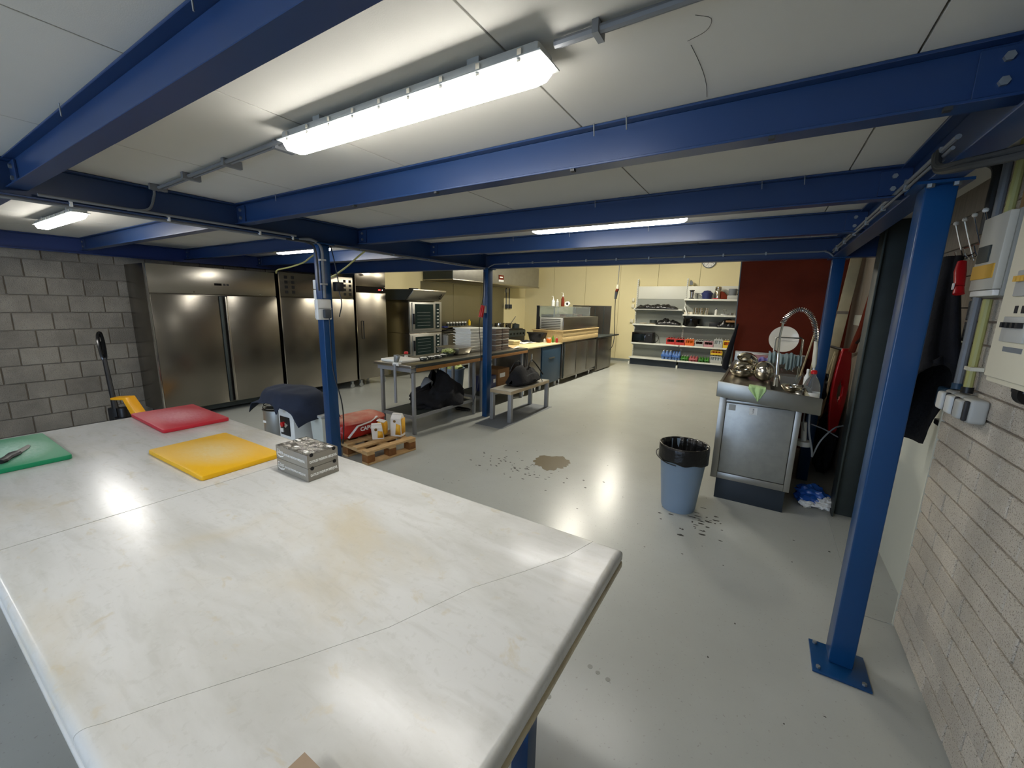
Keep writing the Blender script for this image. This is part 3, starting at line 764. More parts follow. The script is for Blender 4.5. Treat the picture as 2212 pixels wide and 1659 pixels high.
obj('cable', MB().tube(spline([(-3.28,2.28,2.08),(-3.24,2.28,1.95),(-3.215,2.29,1.78)],5),.005,6).tube(spline([(-3.215,2.29,1.70),(-3.2,2.3,1.6),(-3.23,2.29,1.48)],5),.005,6), 'black', t)
t = thing('cable','slack yellow cable strung behind the blue socket post','cable',(-4.2,2.6,1.8))
obj('cable', MB().tube(spline([(-6.43,3.51,2.045),(-5.4,2.95,1.95),(-4.72,2.6,1.945),(-4.45,2.58,1.965),(-4.22,2.6,2.008),(-3.9,2.5,2.05),(-3.36,2.3,2.09)],6),.008,7), 'cable_yellow', t)
t = thing('cable','slack yellow cable hanging from the beam to the socket post','cable',(-3.5,2.6,1.8))
obj('cable', MB().tube(spline([(-3.24,2.6,2.075),(-3.36,2.6,2.02),(-3.5,2.6,1.95),(-3.7,2.6,1.87),(-3.88,2.6,1.824)],6),.008,7), 'cable_yellow', t)
t = thing('power_plug','red industrial plug on the face of the mid-room blue post','plug',(-3.33,4.62,1.5))
obj('socket_body', MB().box(-3.365,-3.30,4.615,4.655,1.50,1.60), 'grey_plastic', t, bevel=.004)
obj('plug', MB().cyl((-3.335,4.615,1.60),(-3.345,4.575,1.44),.030,.034,n=14), 'red_plastic', t)
obj('cable', MB().tube(spline([(-3.345,4.6,1.6),(-3.345,4.635,1.75),(-3.34,4.64,2.05)],5),.006,6).tube(spline([(-3.35,4.57,1.44),(-3.385,4.6,1.3),(-3.385,4.64,.9),(-3.40,4.6,.5),(-3.42,4.5,.2)],5),.005,6), 'conduit_dark', t)

# ---------------------------------------------------------------- covered dough mixer
t = thing('dough_mixer','white dough mixer with steel bowl under a navy cloth','mixer',(-4.35,2.45,0))
CB = (-4.47,2.36)
obj('bowl', MB().lathe([(.0,.10),(.15,.10),(.17,.13),(.17,.425),(.178,.43),(.178,.437),(.16,.437),(.16,.14),(0,.13)],(CB[0],CB[1],0),32), 'steel_worn', t)
obj('bowl_label', MB().box(-4.515,-4.455,2.187,2.19,.30,.325), 'white_plastic', t)
m = MB()
for k in range(4): m.tube([(CB[0]+(.168-.012*k)*math.cos(a),CB[1]+(.168-.012*k)*math.sin(a),.46+.028*k) for a in [PI*1.0+i*PI/14 for i in range(13)]],.0045,6)
m.tube([(CB[0]+.12*math.cos(5.83),CB[1]+.16*math.sin(5.83)*1,.45),(CB[0]+.12,CB[1]-.07,.545)],.0045,6)
obj('guard', m, 'chrome', t)
obj('base', MB().box(-4.66,-3.97,2.20,2.58,.03,.10), 'white_plastic', t, bevel=.01)
obj('column', MB().box(-4.26,-3.98,2.22,2.55,.08,.52).box(-4.66,-3.98,2.28,2.50,.54,.585), 'white_plastic', t, bevel=.012)
pn = obj('control_panel', MB().box(-4.225,-4.05,2.214,2.222,.22,.42), 'black', t, bevel=.002)
obj('stop_button', MB().cyl((-4.15,2.214,.34),(-4.15,2.185,.34),.026,n=16), 'red_plastic', pn)
obj('dial', MB().cyl((-4.095,2.214,.34),(-4.095,2.195,.34),.024,n=16), 'chrome', pn)
obj('switch', MB().box(-4.205,-4.165,2.205,2.214,.25,.29), 'white_plastic', pn)
for (a,b) in ((-4.6,2.25),(-4.6,2.52),(-4.02,2.25),(-4.02,2.52)): obj('foot', MB().cyl((a,b,0),(a,b,.035),.025,n=12), 'black', t)
t = thing('plastic_bin','pale grey bin standing right of the blue socket post','bin',(-3.805,2.435,0))
obj('bin_body', MB().add([(-3.89,2.37,0),(-3.72,2.37,0),(-3.72,2.50,0),(-3.89,2.50,0),(-3.91,2.35,.44),(-3.70,2.35,.44),(-3.70,2.52,.44),(-3.91,2.52,.44)],[(3,2,1,0),(4,5,6,7),(0,1,5,4),(1,2,6,5),(2,3,7,6),(3,0,4,7)]), 'cream_panel', t, bevel=.01)
obj('rim', MB().box(-3.92,-3.69,2.34,2.53,.44,.47), 'grey_plastic', t, bevel=.008)
# cloth draped on the mixer
def drape(u,v):
    p = 2*u-1; q = 2*v-1
    a = -4.22+.52*p; b = 2.37+.26*q
    rr = min(1.0,(abs(p)**2.4+abs(q)**2.4)**(1/2.4))
    z = .70 - .055*p*p - .04*q*q - .11*max(0,rr-.72)/.28
    z += .016*noise.noise(Vector((a*6,b*6,0)))
    z -= .10*max(0,.05-u)/.05*max(0,.5-v)/.5 + .10*max(0,1-abs(u-.60)/.05)*max(0,.12-v)/.12
    if u > .9: z -= .10*(u-.9)/.1
    k = 1-.10*max(0,rr-.8)/.2
    return (-4.22+.52*p*k, 2.37+.26*q*k+.018*math.sin(u*19)*max(0,.3-v), z)
obj('cover_cloth', MB().grid(drape,44,26), 'navy_cloth', label='navy cloth draped over the dough mixer behind the post', cat='cloth', solid=.006, sharp=180)

# ---------------------------------------------------------------- pallet with flour
t = thing('wooden_pallet','small wooden pallet on the floor under flour sacks','pallet',(-3.58,2.86,0))
PX0,PX1,PY0,PY1 = -4.0,-3.18,2.54,3.15
for k in range(5):
    a = PX0+.005+k*(PX1-PX0-.09)/4
    obj('slat', MB().box(a,a+.085,PY0,PY1,.122,.144), 'wood', t, bevel=.002)
for b in (PY0,(PY0+PY1)/2-.045,PY1-.09): obj('crossboard', MB().box(PX0,PX1,b+.003,b+.087,.100,.121), 'wood', t, bevel=.002)
for a in (PX0,(PX0+PX1)/2-.05,PX1-.1):
    for b in (PY0,(PY0+PY1)/2-.045,PY1-.09): obj('block', MB().box(a,a+.1,b+.002,b+.088,.022,.0995), 'wood_end', t, bevel=.002)
for a in (PX0,(PX0+PX1)/2-.05,PX1-.1): obj('runner', MB().box(a,a+.1,PY0,PY1,0,.0215), 'wood', t, bevel=.002)
t.rotation_euler[2] = -.10
def sack(name,lbl,c,sz,m,seed=0,rz=0,ry=0,power=3.2,top_m=None):
    o_ = MB(); b = bmesh.new(); bmesh.ops.create_cube(b,size=2); bmesh.ops.subdivide_edges(b,edges=b.edges,cuts=7,use_grid_fill=True)
    V=[]
    R = Euler((0,ry,rz)).to_matrix()
    for v in b.verts:
        p = v.co; q = (abs(p.x)**power+abs(p.y)**power+abs(p.z)**power)**(1/power)
        k = .35+.65/q
        n_ = 1+.05*noise.fractal(p*1.8+Vector((seed,0,seed)),1,2,3)
        V.append(Vector(c)+R@Vector((p.x*k*sz[0]/2*n_,p.y*k*sz[1]/2*n_,p.z*k*sz[2]/2*n_)))
    F=[tuple(v.index for v in f.verts) for f in b.faces]; b.free()
    return o_.add(V,F)
t = thing('flour_sack','large red flour sack lying on the pallet','sack',(-3.72,2.83,.146))
obj('sack', sack('','',(-3.78,2.83,.246),(.34,.60,.20),None,2,rz=-.08), 'sack_red', t, sharp=60)
obj('top_flap', sack('','',(-3.77,2.84,.335),(.33,.56,.05),None,5,rz=-.08,ry=.05), 'sack_light', t, sharp=60)
text('lettering','CAPUTO',.062,(-3.601,2.86,.245),(.06,1,0),(0,0,1),'white_print',t,sx=1.0,bold=.002,thick=.002)
obj('fold', MB().beam((-3.605,2.58,.19),(-3.60,2.70,.295),.03,.006).beam((-3.60,2.70,.295),(-3.598,2.86,.31),.03,.006).beam((-3.598,2.86,.31),(-3.6,2.96,.35),.03,.006), 'paper_white', t)
def paper_bag(lbl,c,w,d_,h,rz,lean,seed):
    t = thing('flour_bag',lbl,'flour bag',c)
    lo = Vector(c)
    m = MB(); N_=6; V=[];F=[]
    for i in range(N_+1):
        z = h*i/N_; k = 1-.10*(i/N_)**3; kk = 1-.6*max(0,(i-N_+1))
        for (sx,sy) in ((-1,-1),(0,-1.04),(1,-1),(1.03,0),(1,1),(0,1.04),(-1,1),(-1.03,0)):
            V.append(lo+Vector((sx*w/2*k+lean*z, sy*d_/2*k*kk, z+.004*noise.noise(Vector((sx,sy,z*9+seed))))))
    for i in range(N_):
        for j in range(8): F.append((i*8+j,i*8+(j+1)%8,(i+1)*8+(j+1)%8,(i+1)*8+j))
    F += [tuple(range(7,-1,-1)),tuple(range(N_*8,N_*8+8))]
    obj('bag', m.add(V,F), 'paper_white', t, sharp=30)
    m = MB().add([lo+Vector((w/2*(1.035)+lean*z*h+.001, s*d_/2*.93, z*h)) for z,s in ((.12,-1),(.12,1),(.86,.98),(.86,-.98))],[(0,1,2,3)])
    p = obj('side_print', m, 'paper_yellow', t, solid=.001)
    obj('top_fold', MB().obox(lo+Vector((lean*h,0,h+.006)),(w*.86,d_*.35,.014),(.15,0,0)), 'paper_white', t, bevel=.003)
    m = MB().add([lo+Vector((s*w/2*.5+w*.2+lean*z*h, -d_/2*1.045-.001, z*h)) for z,s in ((.08,-1),(.08,1),(.55,1),(.62,-.6))],[(0,1,2,3)])
    obj('front_print', m, 'paper_yellow', t, solid=.001)
    obj('emblem', MB().cyl(lo+Vector((-w*.1+lean*h*.72,-d_/2*1.03,h*.72)),lo+Vector((-w*.1+lean*h*.72,-d_/2*1.03-.002,h*.72)),.016,n=12), 'brown_print', t)
    t.rotation_euler[2] = rz
    return t
paper_bag('upright white and yellow flour bag at the back of the pallet',(-3.37,3.05,.146),.13,.095,.24,.35,0,1)
paper_bag('slumped white and yellow flour bag in front of the upright one',(-3.475,2.86,.146),.12,.10,.15,.9,-.1,2)
t = thing('flour_bag','half hidden yellow flour bag leaning on the red sack','flour bag',(-3.53,2.95,.146))
obj('bag', sack('','',(-3.53,2.97,.225),(.10,.09,.16),None,9,rz=.4), 'paper_yellow', t, sharp=60)
obj('fold', MB().obox((-3.53,2.96,.308),(.09,.07,.012),(0,.2,.4)), 'paper_white', t, bevel=.003)
# ---------------------------------------------------------------- prep tables
def prep_table(lbl, y0,y1, strip=True, legs=None, inset=.05):
    t = thing('prep_table', lbl, 'work table', (-3.82,(y0+y1)/2,0))
    obj('table_top', MB().box(-4.16,-3.50,y0,y1,.845,.88), 'steel', t, bevel=.004)
    if strip: obj('wood_edge', MB().box(-3.499,-3.475,y0+.08 if strip==2 else y0,y1,.80,.845), 'wood_strip', t, bevel=.003); 
    obj('lip', MB().box(-3.499,-3.478,y0+.08 if strip==2 else y0,y1,.846,.882), 'dark_steel', t, bevel=.002)
    obj('frame', MB().box(-4.12,-3.53,y0+.03,y0+.06,.79,.844).box(-4.12,-3.53,y1-.06,y1-.03,.79,.844).box(-3.56,-3.53,y0+.06,y1-.06,.79,.844).box(-4.12,-4.09,y0+.06,y1-.06,.79,.844), 'alu_leg', t)
    for a in (-4.115,-3.565):
        for b in (y0+.06,y1-.10): obj('leg', MB().box(a,a+.038,b,b+.038,.002,.789), 'alu_leg', t, bevel=.003)
    obj('under_shelf', MB().box(-4.10,-3.57,y0+.10,y1-.11,.20,.225), 'dark_steel', t)
    obj('shelf_rail', MB().box(-3.569,-3.545,y0+.10,y1-.11,.195,.232).box(-4.12,-4.10,y0+.10,y1-.11,.195,.232).box(-4.12,-3.545,y0+.07,y0+.10,.195,.232), 'alu_leg', t)
    return t
prep_table('nearer steel prep table with wood front edge and a can opener', 3.40,4.78,2)
prep_table('farther steel prep table carrying the stacked trays', 4.80,6.16,1)
# can opener clamped on the near corner
t = thing('can_opener','grey table-mounted can opener on the near prep table corner','can opener',(-3.74,3.42,.88))
obj('clamp', MB().box(-3.80,-3.70,3.385,3.44,.86,.90), 'white_plastic', t, bevel=.006)
obj('rod', MB().cyl((-3.755,3.382,.40),(-3.755,3.382,.88),.018,n=12), 'alu_leg', t)
obj('gear_head', MB().cyl((-3.77,3.42,.905),(-3.73,3.42,.985),.028,n=14).box(-3.79,-3.755,3.40,3.44,.90,.99), 'zinc', t, bevel=.003)
obj('crank', MB().tube([(-3.75,3.44,.98),(-3.72,3.53,.985),(-3.70,3.60,.975)],.008,7), 'chrome', t)
t = thing('cutting_board','white cutting board at the near end of the prep table','cutting board',(-3.9,3.65,.8805))
obj('board', MB().box(-4.11,-3.72,3.47,3.78,.8805,.915), 'white_plastic', t, bevel=.014, bseg=4)
t = thing('sauce_bottle','small red-capped bottle behind the white cutting board','bottle',(-4.10,3.90,.8805))
obj('body', MB().lathe([(.0,.0),(.022,0),(.024,.01),(.024,.03),(.02,.04),(0,.04)],(-4.10,3.90,.8805),14), 'white_plastic', t)
obj('cap', MB().lathe([(0,.04),(.024,.045),(.03,.06),(.024,.08),(0,.086)],(-4.10,3.90,.8805),14), 'red_plastic', t)
pos = [(-3.74,3.86,'white sliced topping'),(-3.74,4.00,'white crumbled cheese'),(-3.745,4.14,'white cubed topping'),(-3.79,4.29,'pale chopped topping')]
for i,(a,b,w) in enumerate(pos):
    t = thing('food_tin','small dark tin of %s, %s along the prep table'%(w,('nearest','second','third','fourth')[i]),'food tin',(a,b,.8805), group=None)
    obj('tin', MB().lathe([(0,0),(.045,0),(.055,.035),(.06,.036),(.052,.03),(0,.012)],(a,b,.8805),18), 'dark_steel', t)
    obj('food', MB().blob((a,b,.905),(.048,.048,.018),.5,i+3,3,3), 'tin_food', t)
t = thing('food_tin','dark tin heaped with shredded green salad on the prep table','food tin',(-3.83,4.46,.8805))
obj('tin', MB().lathe([(0,0),(.075,0),(.085,.05),(.09,.052),(.08,.045),(0,.02)],(-3.83,4.46,.8805),20), 'dark_steel', t)
obj('salad', MB().blob((-3.83,4.46,.935),(.085,.085,.04),.5,11,4,4), 'greens', t)
# gastro containers
t = thing('gastro_pan','wide steel gastro pan with lid on the prep table by the blue post','gastro pan',(-3.95,4.98,.8805))
obj('pan', MB().add([(-4.12,4.58,.885),(-3.74,4.58,.885),(-3.74,4.84,.885),(-4.12,4.84,.885),(-4.15,4.55,.975),(-3.71,4.55,.975),(-3.71,4.87,.975),(-4.15,4.87,.975)],[(3,2,1,0),(4,5,6,7),(0,1,5,4),(1,2,6,5),(2,3,7,6),(3,0,4,7)]), 'steel_worn', t, bevel=.012)
obj('lid', MB().box(-4.17,-3.69,4.53,4.89,.976,.982), 'steel', t, bevel=.002)
t0 = None
for k in range(8):
    z = .8805+.046*k if k else .8805
    lbl = 'white shallow food tray, %s in the stack by the blue post'%('bottom','second from bottom','third from bottom','fourth from bottom','fourth from top','third from top','second from top','topmost')[k]
    t = thing('food_tray', lbl,'tray',(-4.0,5.18,z),group='stacked white food trays')
    dx = random.uniform(-.008,.008); dy = random.uniform(-.008,.008)
    obj('tray', MB().add([(-4.14+dx,5.00+dy,z),(-3.84+dx,5.00+dy,z),(-3.84+dx,5.36+dy,z),(-4.14+dx,5.36+dy,z),(-4.15+dx,4.98+dy,z+.034),(-3.83+dx,4.98+dy,z+.034),(-3.83+dx,5.38+dy,z+.034),(-4.15+dx,5.38+dy,z+.034)],[(3,2,1,0),(4,5,6,7),(0,1,5,4),(1,2,6,5),(2,3,7,6),(3,0,4,7)]), 'white_plastic', t, bevel=.004)
    obj('rim', MB().box(-4.165+dx,-3.815+dx,4.965+dy,5.395+dy,z+.034,z+.045), 'white_plastic', t, bevel=.003)
for c,(ya,yb,m_,w) in enumerate(((5.42,5.60,'brown_stack','left'),(5.62,5.82,'brown_stack','right'))):
    for k in range(8):
        z = .8805+.045*k
        t = thing('food_container','brown-grey takeaway container, %s column, layer %s'%(w,('one','two','three','four','five','six','seven','eight on top')[k]),'container',(-3.8,(ya+yb)/2,z),group='stacked brown-grey containers')
        obj('container', MB().box(-3.98,-3.66,ya+.006,yb-.006,z,z+.03), m_, t, bevel=.004)
        obj('lid', MB().box(-3.985,-3.655,ya,yb,z+.031,z+.043), 'grey_plastic' if k%2 else m_, t, bevel=.003)
t = thing('paper_sheets','curled brown wrapping paper at the end of the prep table','paper',(-3.8,6.0,.8805))
def cr(u,v): return (-3.98+.36*u, 5.90+.24*v, .884+.10*(1-u)*(1-v)**2+.03*math.sin(u*3)*v)
obj('sheet', MB().grid(cr,12,8), 'wood_pale', t, solid=.003, sharp=180)
def cr2(u,v): return (-3.92+.36*u, 5.88+.26*v, .882+.02*math.sin(u*4+v*2)**2)
obj('sheet', MB().grid(cr2,12,8), 'white_print', t, solid=.002, sharp=180)
# under the tables
m = MB()
def slump(u,v):
    a = 2*PI*u
    r = 1+.34*noise.fractal(Vector((math.cos(a)*1.7+4,math.sin(a)*1.7,v*2.0)),1,2,5)
    k = (1-v**2.0)**.5 if v<1 else 0
    hump = .30+.14*math.exp(-((math.sin(a)-.35)/.4)**2)+.05*noise.noise(Vector((math.cos(a)*3,math.sin(a)*3,2)))
    return (-3.83+.27*math.cos(a)*min(r,1.25)*(.15+.85*k), 4.24+.46*math.sin(a)*min(r,1.15)*(.2+.8*k)-.10*v, .2265+hump*v*(1+.25*math.sin(a)))
obj('black_bag', MB().grid(slump,48,20), 'black_cloth', label='slumped black cloth bag on the under-shelf of the near prep table', cat='bag', solid=.006, sharp=180)
t = thing('rolled_cloth','grey-blue cloth sticking out of the black bag','cloth',(-3.85,3.92,.5))
obj('cloth', MB().grid(lambda u,v:(-3.72+.10*math.sin(PI*u)*(1-v), 3.78+.20*u, .52+.09*math.sin(PI*u)+.05*v),10,6), 'grey_matte', t, solid=.004, sharp=180)
t = thing('waste_bin','light blue round bin with greens behind the prep table','bin',(-4.55,5.35,0))
obj('body', MB().lathe([(0,.01),(.16,.01),(.20,.50),(.212,.505),(.212,.53),(.19,.53),(.15,.03),(0,.03)],(-4.5,5.35,0),28), 'bin_grey', t)
obj('leaves', MB().blob((-4.5,5.35,.53),(.15,.15,.09),.6,4,3,3), 'greens', t)
t = thing('cardboard_box','brown cardboard box with white label under the farther table','box',(-3.85,5.75,.226))
obj('carton', MB().box(-4.02,-3.66,5.50,5.86,.2265,.56), 'cardboard', t, bevel=.004)
obj('label', MB().box(-3.659,-3.657,5.56,5.72,.42,.49), 'white_print', t)
t = thing('crate','dark blue crate beside the red plug post under the table','crate',(-3.8,5.3,.226))
obj('crate_body', MB().box(-3.95,-3.66,5.18,5.46,.2265,.48), 'purple_blue', t, bevel=.008)
obj('sticker', MB().box(-3.659,-3.657,5.37,5.43,.36,.42), 'white_print', t)
t = thing('white_board','white panel leaning behind the prep tables','board',(-4.22,5.6,0))
obj('panel', MB().box(-4.24,-4.215,5.45,6.1,.02,.72), 'white_plastic', t, bevel=.002)
t = thing('cable','coiled black cable on the floor by the red plug post','cable',(-3.83,4.78,0))
m = MB()
for k in range(3): m.tube([(-3.83+(.13+.01*k)*math.cos(a),4.78+(.045+.006*k)*math.sin(a),.008+.009*k) for a in [i*PI/10 for i in range(20)]],.006,6)
obj('cable', m, 'conduit_dark', t)

# ---------------------------------------------------------------- bench with bag on a mat
t = thing('bench','low bench with wood-edged top and grey legs before the prep tables','bench',(-3.0,5.17,0))
obj('seat', MB().box(-3.188,-2.837,4.602,5.758,.446,.451), 'bench_top', t)
obj('seat_edge', MB().box(-3.19,-2.835,4.60,5.76,.402,.4455), 'bench_edge', t, bevel=.002)
for a in (-3.19,-2.89):
    for b in (4.60,5.705): obj('leg', MB().box(a,a+.055,b,b+.055,.005,.401), 'alu_leg', t, bevel=.002)
obj('floor_mat', MB().box(-3.24,-2.785,4.31,5.80,.0005,.004), 'grey_matte', label='dark grey mat on the floor under the wooden bench', cat='mat', bevel=.001)
t = thing('duffel_bag','black duffel bag lying on the wooden bench','bag',(-2.98,5.2,.452))
def bagf(u,v):
    s = -1+2*u; a = 2*PI*v
    prof = max(.02,(1-abs(s)**4))**.5
    hgt = .20-.055*s+.035*math.exp(-((s+.45)/.25)**2)-.03*math.exp(-((s+.05)/.18)**2)
    c_, s_ = math.cos(a), math.sin(a)
    x = .165*c_*prof*(1-.45*max(0,s_)); z = s_*hgt*prof if s_ > 0 else .06*s_*prof
    n_ = 1+.14*noise.fractal(Vector((s*2.6,c_*1.6,s_*1.6+3)),1,2,4)
    return (-3.0+x*n_, 5.22+.37*s+.03*s_*n_, max(.454, .51+z*n_))
obj('bag_body', MB().grid(bagf,30,26), 'black_cloth', t, sharp=180)
for sg in (-1,1):
    obj('handle', MB().tube(spline([(-3.0+.10*sg,4.98,.66),(-3.0+.07*sg,5.03,.76),(-3.0+.04*sg,5.12,.80),(-3.0+.06*sg,5.20,.74),(-3.0+.10*sg,5.24,.66)] if sg<0 else [(-2.93,5.22,.68),(-2.95,5.30,.77),(-2.97,5.40,.80),(-2.94,5.52,.70),(-2.86,5.58,.56)],5),.010,6), 'black', t)
obj('strap', MB().tube(spline([(-2.86,5.05,.60),(-2.84,5.2,.63),(-2.84,5.35,.60),(-2.83,5.48,.50),(-2.83,5.50,.46)],6),.006,6), 'grey_dark_plastic', t)

# ---------------------------------------------------------------- counters along x = -3.5
t = thing('counter','steel counter with pale worktop beyond the prep tables','counter',(-3.9,6.9,0))
obj('worktop', MB().box(-4.3,-3.49,6.18,7.64,.855,.88), 'worktop_cream', t, bevel=.003)
obj('cabinet', MB().box(-4.26,-3.53,6.20,6.74,.12,.853), 'steel_dark', t, bevel=.003)
obj('door', MB().box(-3.529,-3.51,6.23,6.73,.16,.84), 'steel_dark', t, bevel=.003)
obj('door_handle', MB().box(-3.51,-3.495,6.36,6.38,.62,.76), 'chrome', t)
for a in (-4.2,-3.6):
    for b in (6.25,6.68): obj('leg', MB().cyl((a,b,0),(a,b,.118),.018,n=10), 'chrome', t)
t = thing('dark_cabinet','dark blue upright cabinet under the pale worktop','cabinet',(-3.8,7.2,0))
obj('body', MB().box(-4.2,-3.53,6.76,7.62,.10,.85), 'blue_cabinet', t, bevel=.004)
obj('door', MB().box(-3.529,-3.505,6.78,7.60,.14,.84), 'blue_cabinet', t, bevel=.004)
obj('door_handle', MB().box(-3.505,-3.49,7.05,7.30,.60,.62), 'steel_dark', t)
for a in (-4.1,-3.6):
    for b in (6.85,7.52): obj('leg', MB().box(a,a+.03,b,b+.03,0,.098), 'white_plastic', t)
t = thing('fridge_counter','long steel refrigerated counter below the boxed-in wooden shelf','fridge counter',(-3.85,8.7,0))
obj('body', MB().box(-4.2,-3.50,7.68,9.62,.10,.885), 'steel_dark', t, bevel=.004)
for i,(a,b) in enumerate(((7.74,8.34),(8.37,8.97),(9.0,9.58))): obj('door', MB().box(-3.499,-3.475,a,b,.16,.84), 'steel_dark', t, bevel=.004)
for a in (7.72,9.60): obj('edge_strip', MB().box(-3.499,-3.48,a-.015,a+.015,.12,.88), 'dark_steel', t)
for a in (-4.1,-3.6):
    for b in (7.75,8.7,9.5): obj('leg', MB().cyl((a,b,0),(a,b,.1),.018,n=10), 'chrome', t)
t = thing('steel_cabinet','dark steel end cabinet with overhanging slab top','cabinet',(-3.8,10.2,0))
obj('body', MB().box(-4.2,-3.50,9.72,10.85,.02,.86), 'steel_dark', t, bevel=.004)
obj('slab', MB().box(-4.25,-3.40,9.66,11.15,.865,.895), 'dark_steel', t, bevel=.003)
obj('door', MB().box(-3.499,-3.48,9.76,10.8,.06,.82), 'steel_dark', t, bevel=.003)
t = thing('wooden_shelf','pale wooden box shelf on the refrigerated counter','shelf',(-3.8,8.65,.886))
obj('front', MB().box(-3.50,-3.47,7.60,9.66,.887,.99), 'wood_pale', t, bevel=.003)
obj('front', MB().box(-3.50,-3.47,7.60,9.66,.995,1.10), 'wood_pale', t, bevel=.003)
obj('side', MB().box(-4.18,-3.50,7.60,7.63,.887,1.10), 'wood_pale', t, bevel=.003)
obj('shelf_top', MB().box(-4.2,-3.46,7.58,9.67,1.102,1.125), 'wood_pale', t, bevel=.003)
# condiment fridge / glass display on top
t = thing('topping_display','refrigerated topping display with side grille and glass top','display fridge',(-3.8,8.6,1.127))
obj('body', MB().box(-4.10,-3.48,7.62,9.62,1.127,1.39), 'steel_dark', t, bevel=.006)
obj('grille_panel', MB().box(-4.02,-3.50,7.60,7.618,1.14,1.38), 'grey_plastic', t, bevel=.004)
for k in range(6): obj('grille_slot', MB().box(-3.98,-3.54,7.596,7.599,1.165+k*.035,1.165+k*.035+.010), 'dark_gap', t)
obj('black_edge', MB().box(-4.10,-4.04,7.595,7.618,1.127,1.62), 'black', t)
for (a,b,c,d2) in ((-4.10,-4.094,7.62,9.62),(-3.70,-3.694,7.62,9.62)): obj('glass_pane', MB().box(a,b,c,d2,1.392,1.60), 'glass', t)
obj('glass_pane', MB().box(-4.09,-3.70,7.62,7.626,1.392,1.60), 'glass', t)
obj('glass_top', MB().box(-4.11,-3.69,7.60,9.64,1.602,1.612), 'glass', t)
for b in (7.63,8.6,9.6):
    for a in (-4.085,-3.705): obj('glass_post', MB().box(a-.008,a+.008,b-.008,b+.008,1.392,1.60), 'chrome', t)
for k in range(6): obj('topping_pan', MB().box(-4.05,-3.74,7.72+k*.31,7.98+k*.31,1.392,1.44), ('steel_dark','red_brown','dark_steel')[k%3], t, bevel=.004)
t = thing('steel_screen','tall grey steel screen behind the topping display','screen',(-4.1,10.2,.896))
obj('panel', MB().box(-4.20,-4.17,9.7,10.8,.896,1.65).box(-4.17,-3.55,10.77,10.8,.896,1.65), 'steel_dark', t)
obj('panel_rib', MB().box(-4.0,-3.98,10.755,10.769,.90,1.64).box(-3.75,-3.73,10.755,10.769,.90,1.64), 'dark_steel', t)
# bottles on the glass
def bottle(lbl,x,y,z,r,h,m,cap,cm='white_plastic',pump=False):
    t = thing('bottle',lbl,'bottle',(x,y,z))
    obj('body', MB().lathe([(0,0),(r,0),(r,h*.68),(r*.45,h*.82),(r*.4,h*.9),(0,h*.9)],(x,y,z),16), m, t)
    obj('cap', MB().lathe([(0,h*.9),(r*.5,h*.9),(r*.42,h),(0,h)],(x,y,z),12), cm, t)
    if pump: obj('pump', MB().tube([(x,y,z+h),(x,y,z+h+.05),(x-.04,y,z+h+.055)],.006,6), cm, t)
    return t
bottle('white pump bottle on the glass display, leftmost',-4.02,8.2,1.612,.035,.16,'white_plastic',1,pump=True)
bottle('grey-white squat bottle on the glass display',-3.96,8.28,1.612,.035,.15,'grey_plastic',1)
bottle('dark red spray bottle on the glass display',-3.86,8.35,1.612,.035,.24,'red_brown',1,pump=True)
t = thing('tape_roll','roll of white tape on the glass display right of the bottles','roll',(-3.77,8.4,1.612))
obj('roll', MB().lathe([(.03,-.025),(.055,-.025),(.055,.025),(.03,.025),(.03,-.025)],(-3.77,8.4,1.668),20,(PI/2,0,0)), 'white_print', t)
# things on the cream worktop
t = thing('black_bin','black open-topped caddy on the cream worktop','caddy',(-3.95,7.4,.8805))
obj('caddy', MB().add([(-4.06,7.28,.8805),(-3.84,7.28,.8805),(-3.84,7.5,.8805),(-4.06,7.5,.8805),(-4.10,7.25,1.07),(-3.80,7.25,1.07),(-3.80,7.53,1.07),(-4.10,7.53,1.07)],[(3,2,1,0),(0,1,5,4),(1,2,6,5),(2,3,7,6),(3,0,4,7)]), 'black', t, solid=.006)
obj('rim', MB().box(-4.12,-3.78,7.235,7.265,1.055,1.085), 'black', t, bevel=.004)
t = thing('orange_jar','orange jar with white side next to the black caddy','jar',(-3.7,7.42,.8805))
obj('jar', MB().lathe([(0,0),(.045,0),(.048,.07),(.035,.085),(0,.085)],(-3.70,7.42,.8805),16), 'orange', t)
obj('lid', MB().lathe([(0,.085),(.036,.085),(.036,.1),(0,.1)],(-3.70,7.42,.8805),16), 'white_plastic', t)
bottle('small green bottle behind the orange jar',-3.66,7.53,.8805,.022,.14,'green_crate',1,'green_crate')
bottle('small red bottle at the wooden shelf end',-3.58,7.54,.8805,.022,.11,'red_paint',1)
bottle('small white bottle left of the orange jar',-3.78,7.38,.8805,.024,.08,'white_plastic',1)
t = thing('paper_sheets','white paper sheets and black cloth on the cream worktop','paper',(-4.1,7.0,.8805))
obj('sheet', MB().grid(lambda u,v:(-4.2+.3*u,6.75+.5*v,.884+.015*math.sin(u*3+v*4)**2),8,8), 'white_print', t, solid=.002, sharp=180)
t = thing('black_cloth','small black cloth heap left of the black caddy','cloth',(-4.1,7.15,.8805))
obj('cloth', MB().blob((-4.06,7.12,.90),(.09,.08,.03),.4,6,3,2,flat=.886), 'black_cloth', t)
t = thing('egg_boxes','pile of pale waffle cartons on the cream worktop near end','cartons',(-3.95,6.4,.8805))
for k in range(3): obj('carton', MB().box(-4.10+.01*k,-3.86+.01*k,6.28,6.52,.881+.032*k,.910+.032*k), 'worktop_cream', t, bevel=.008)

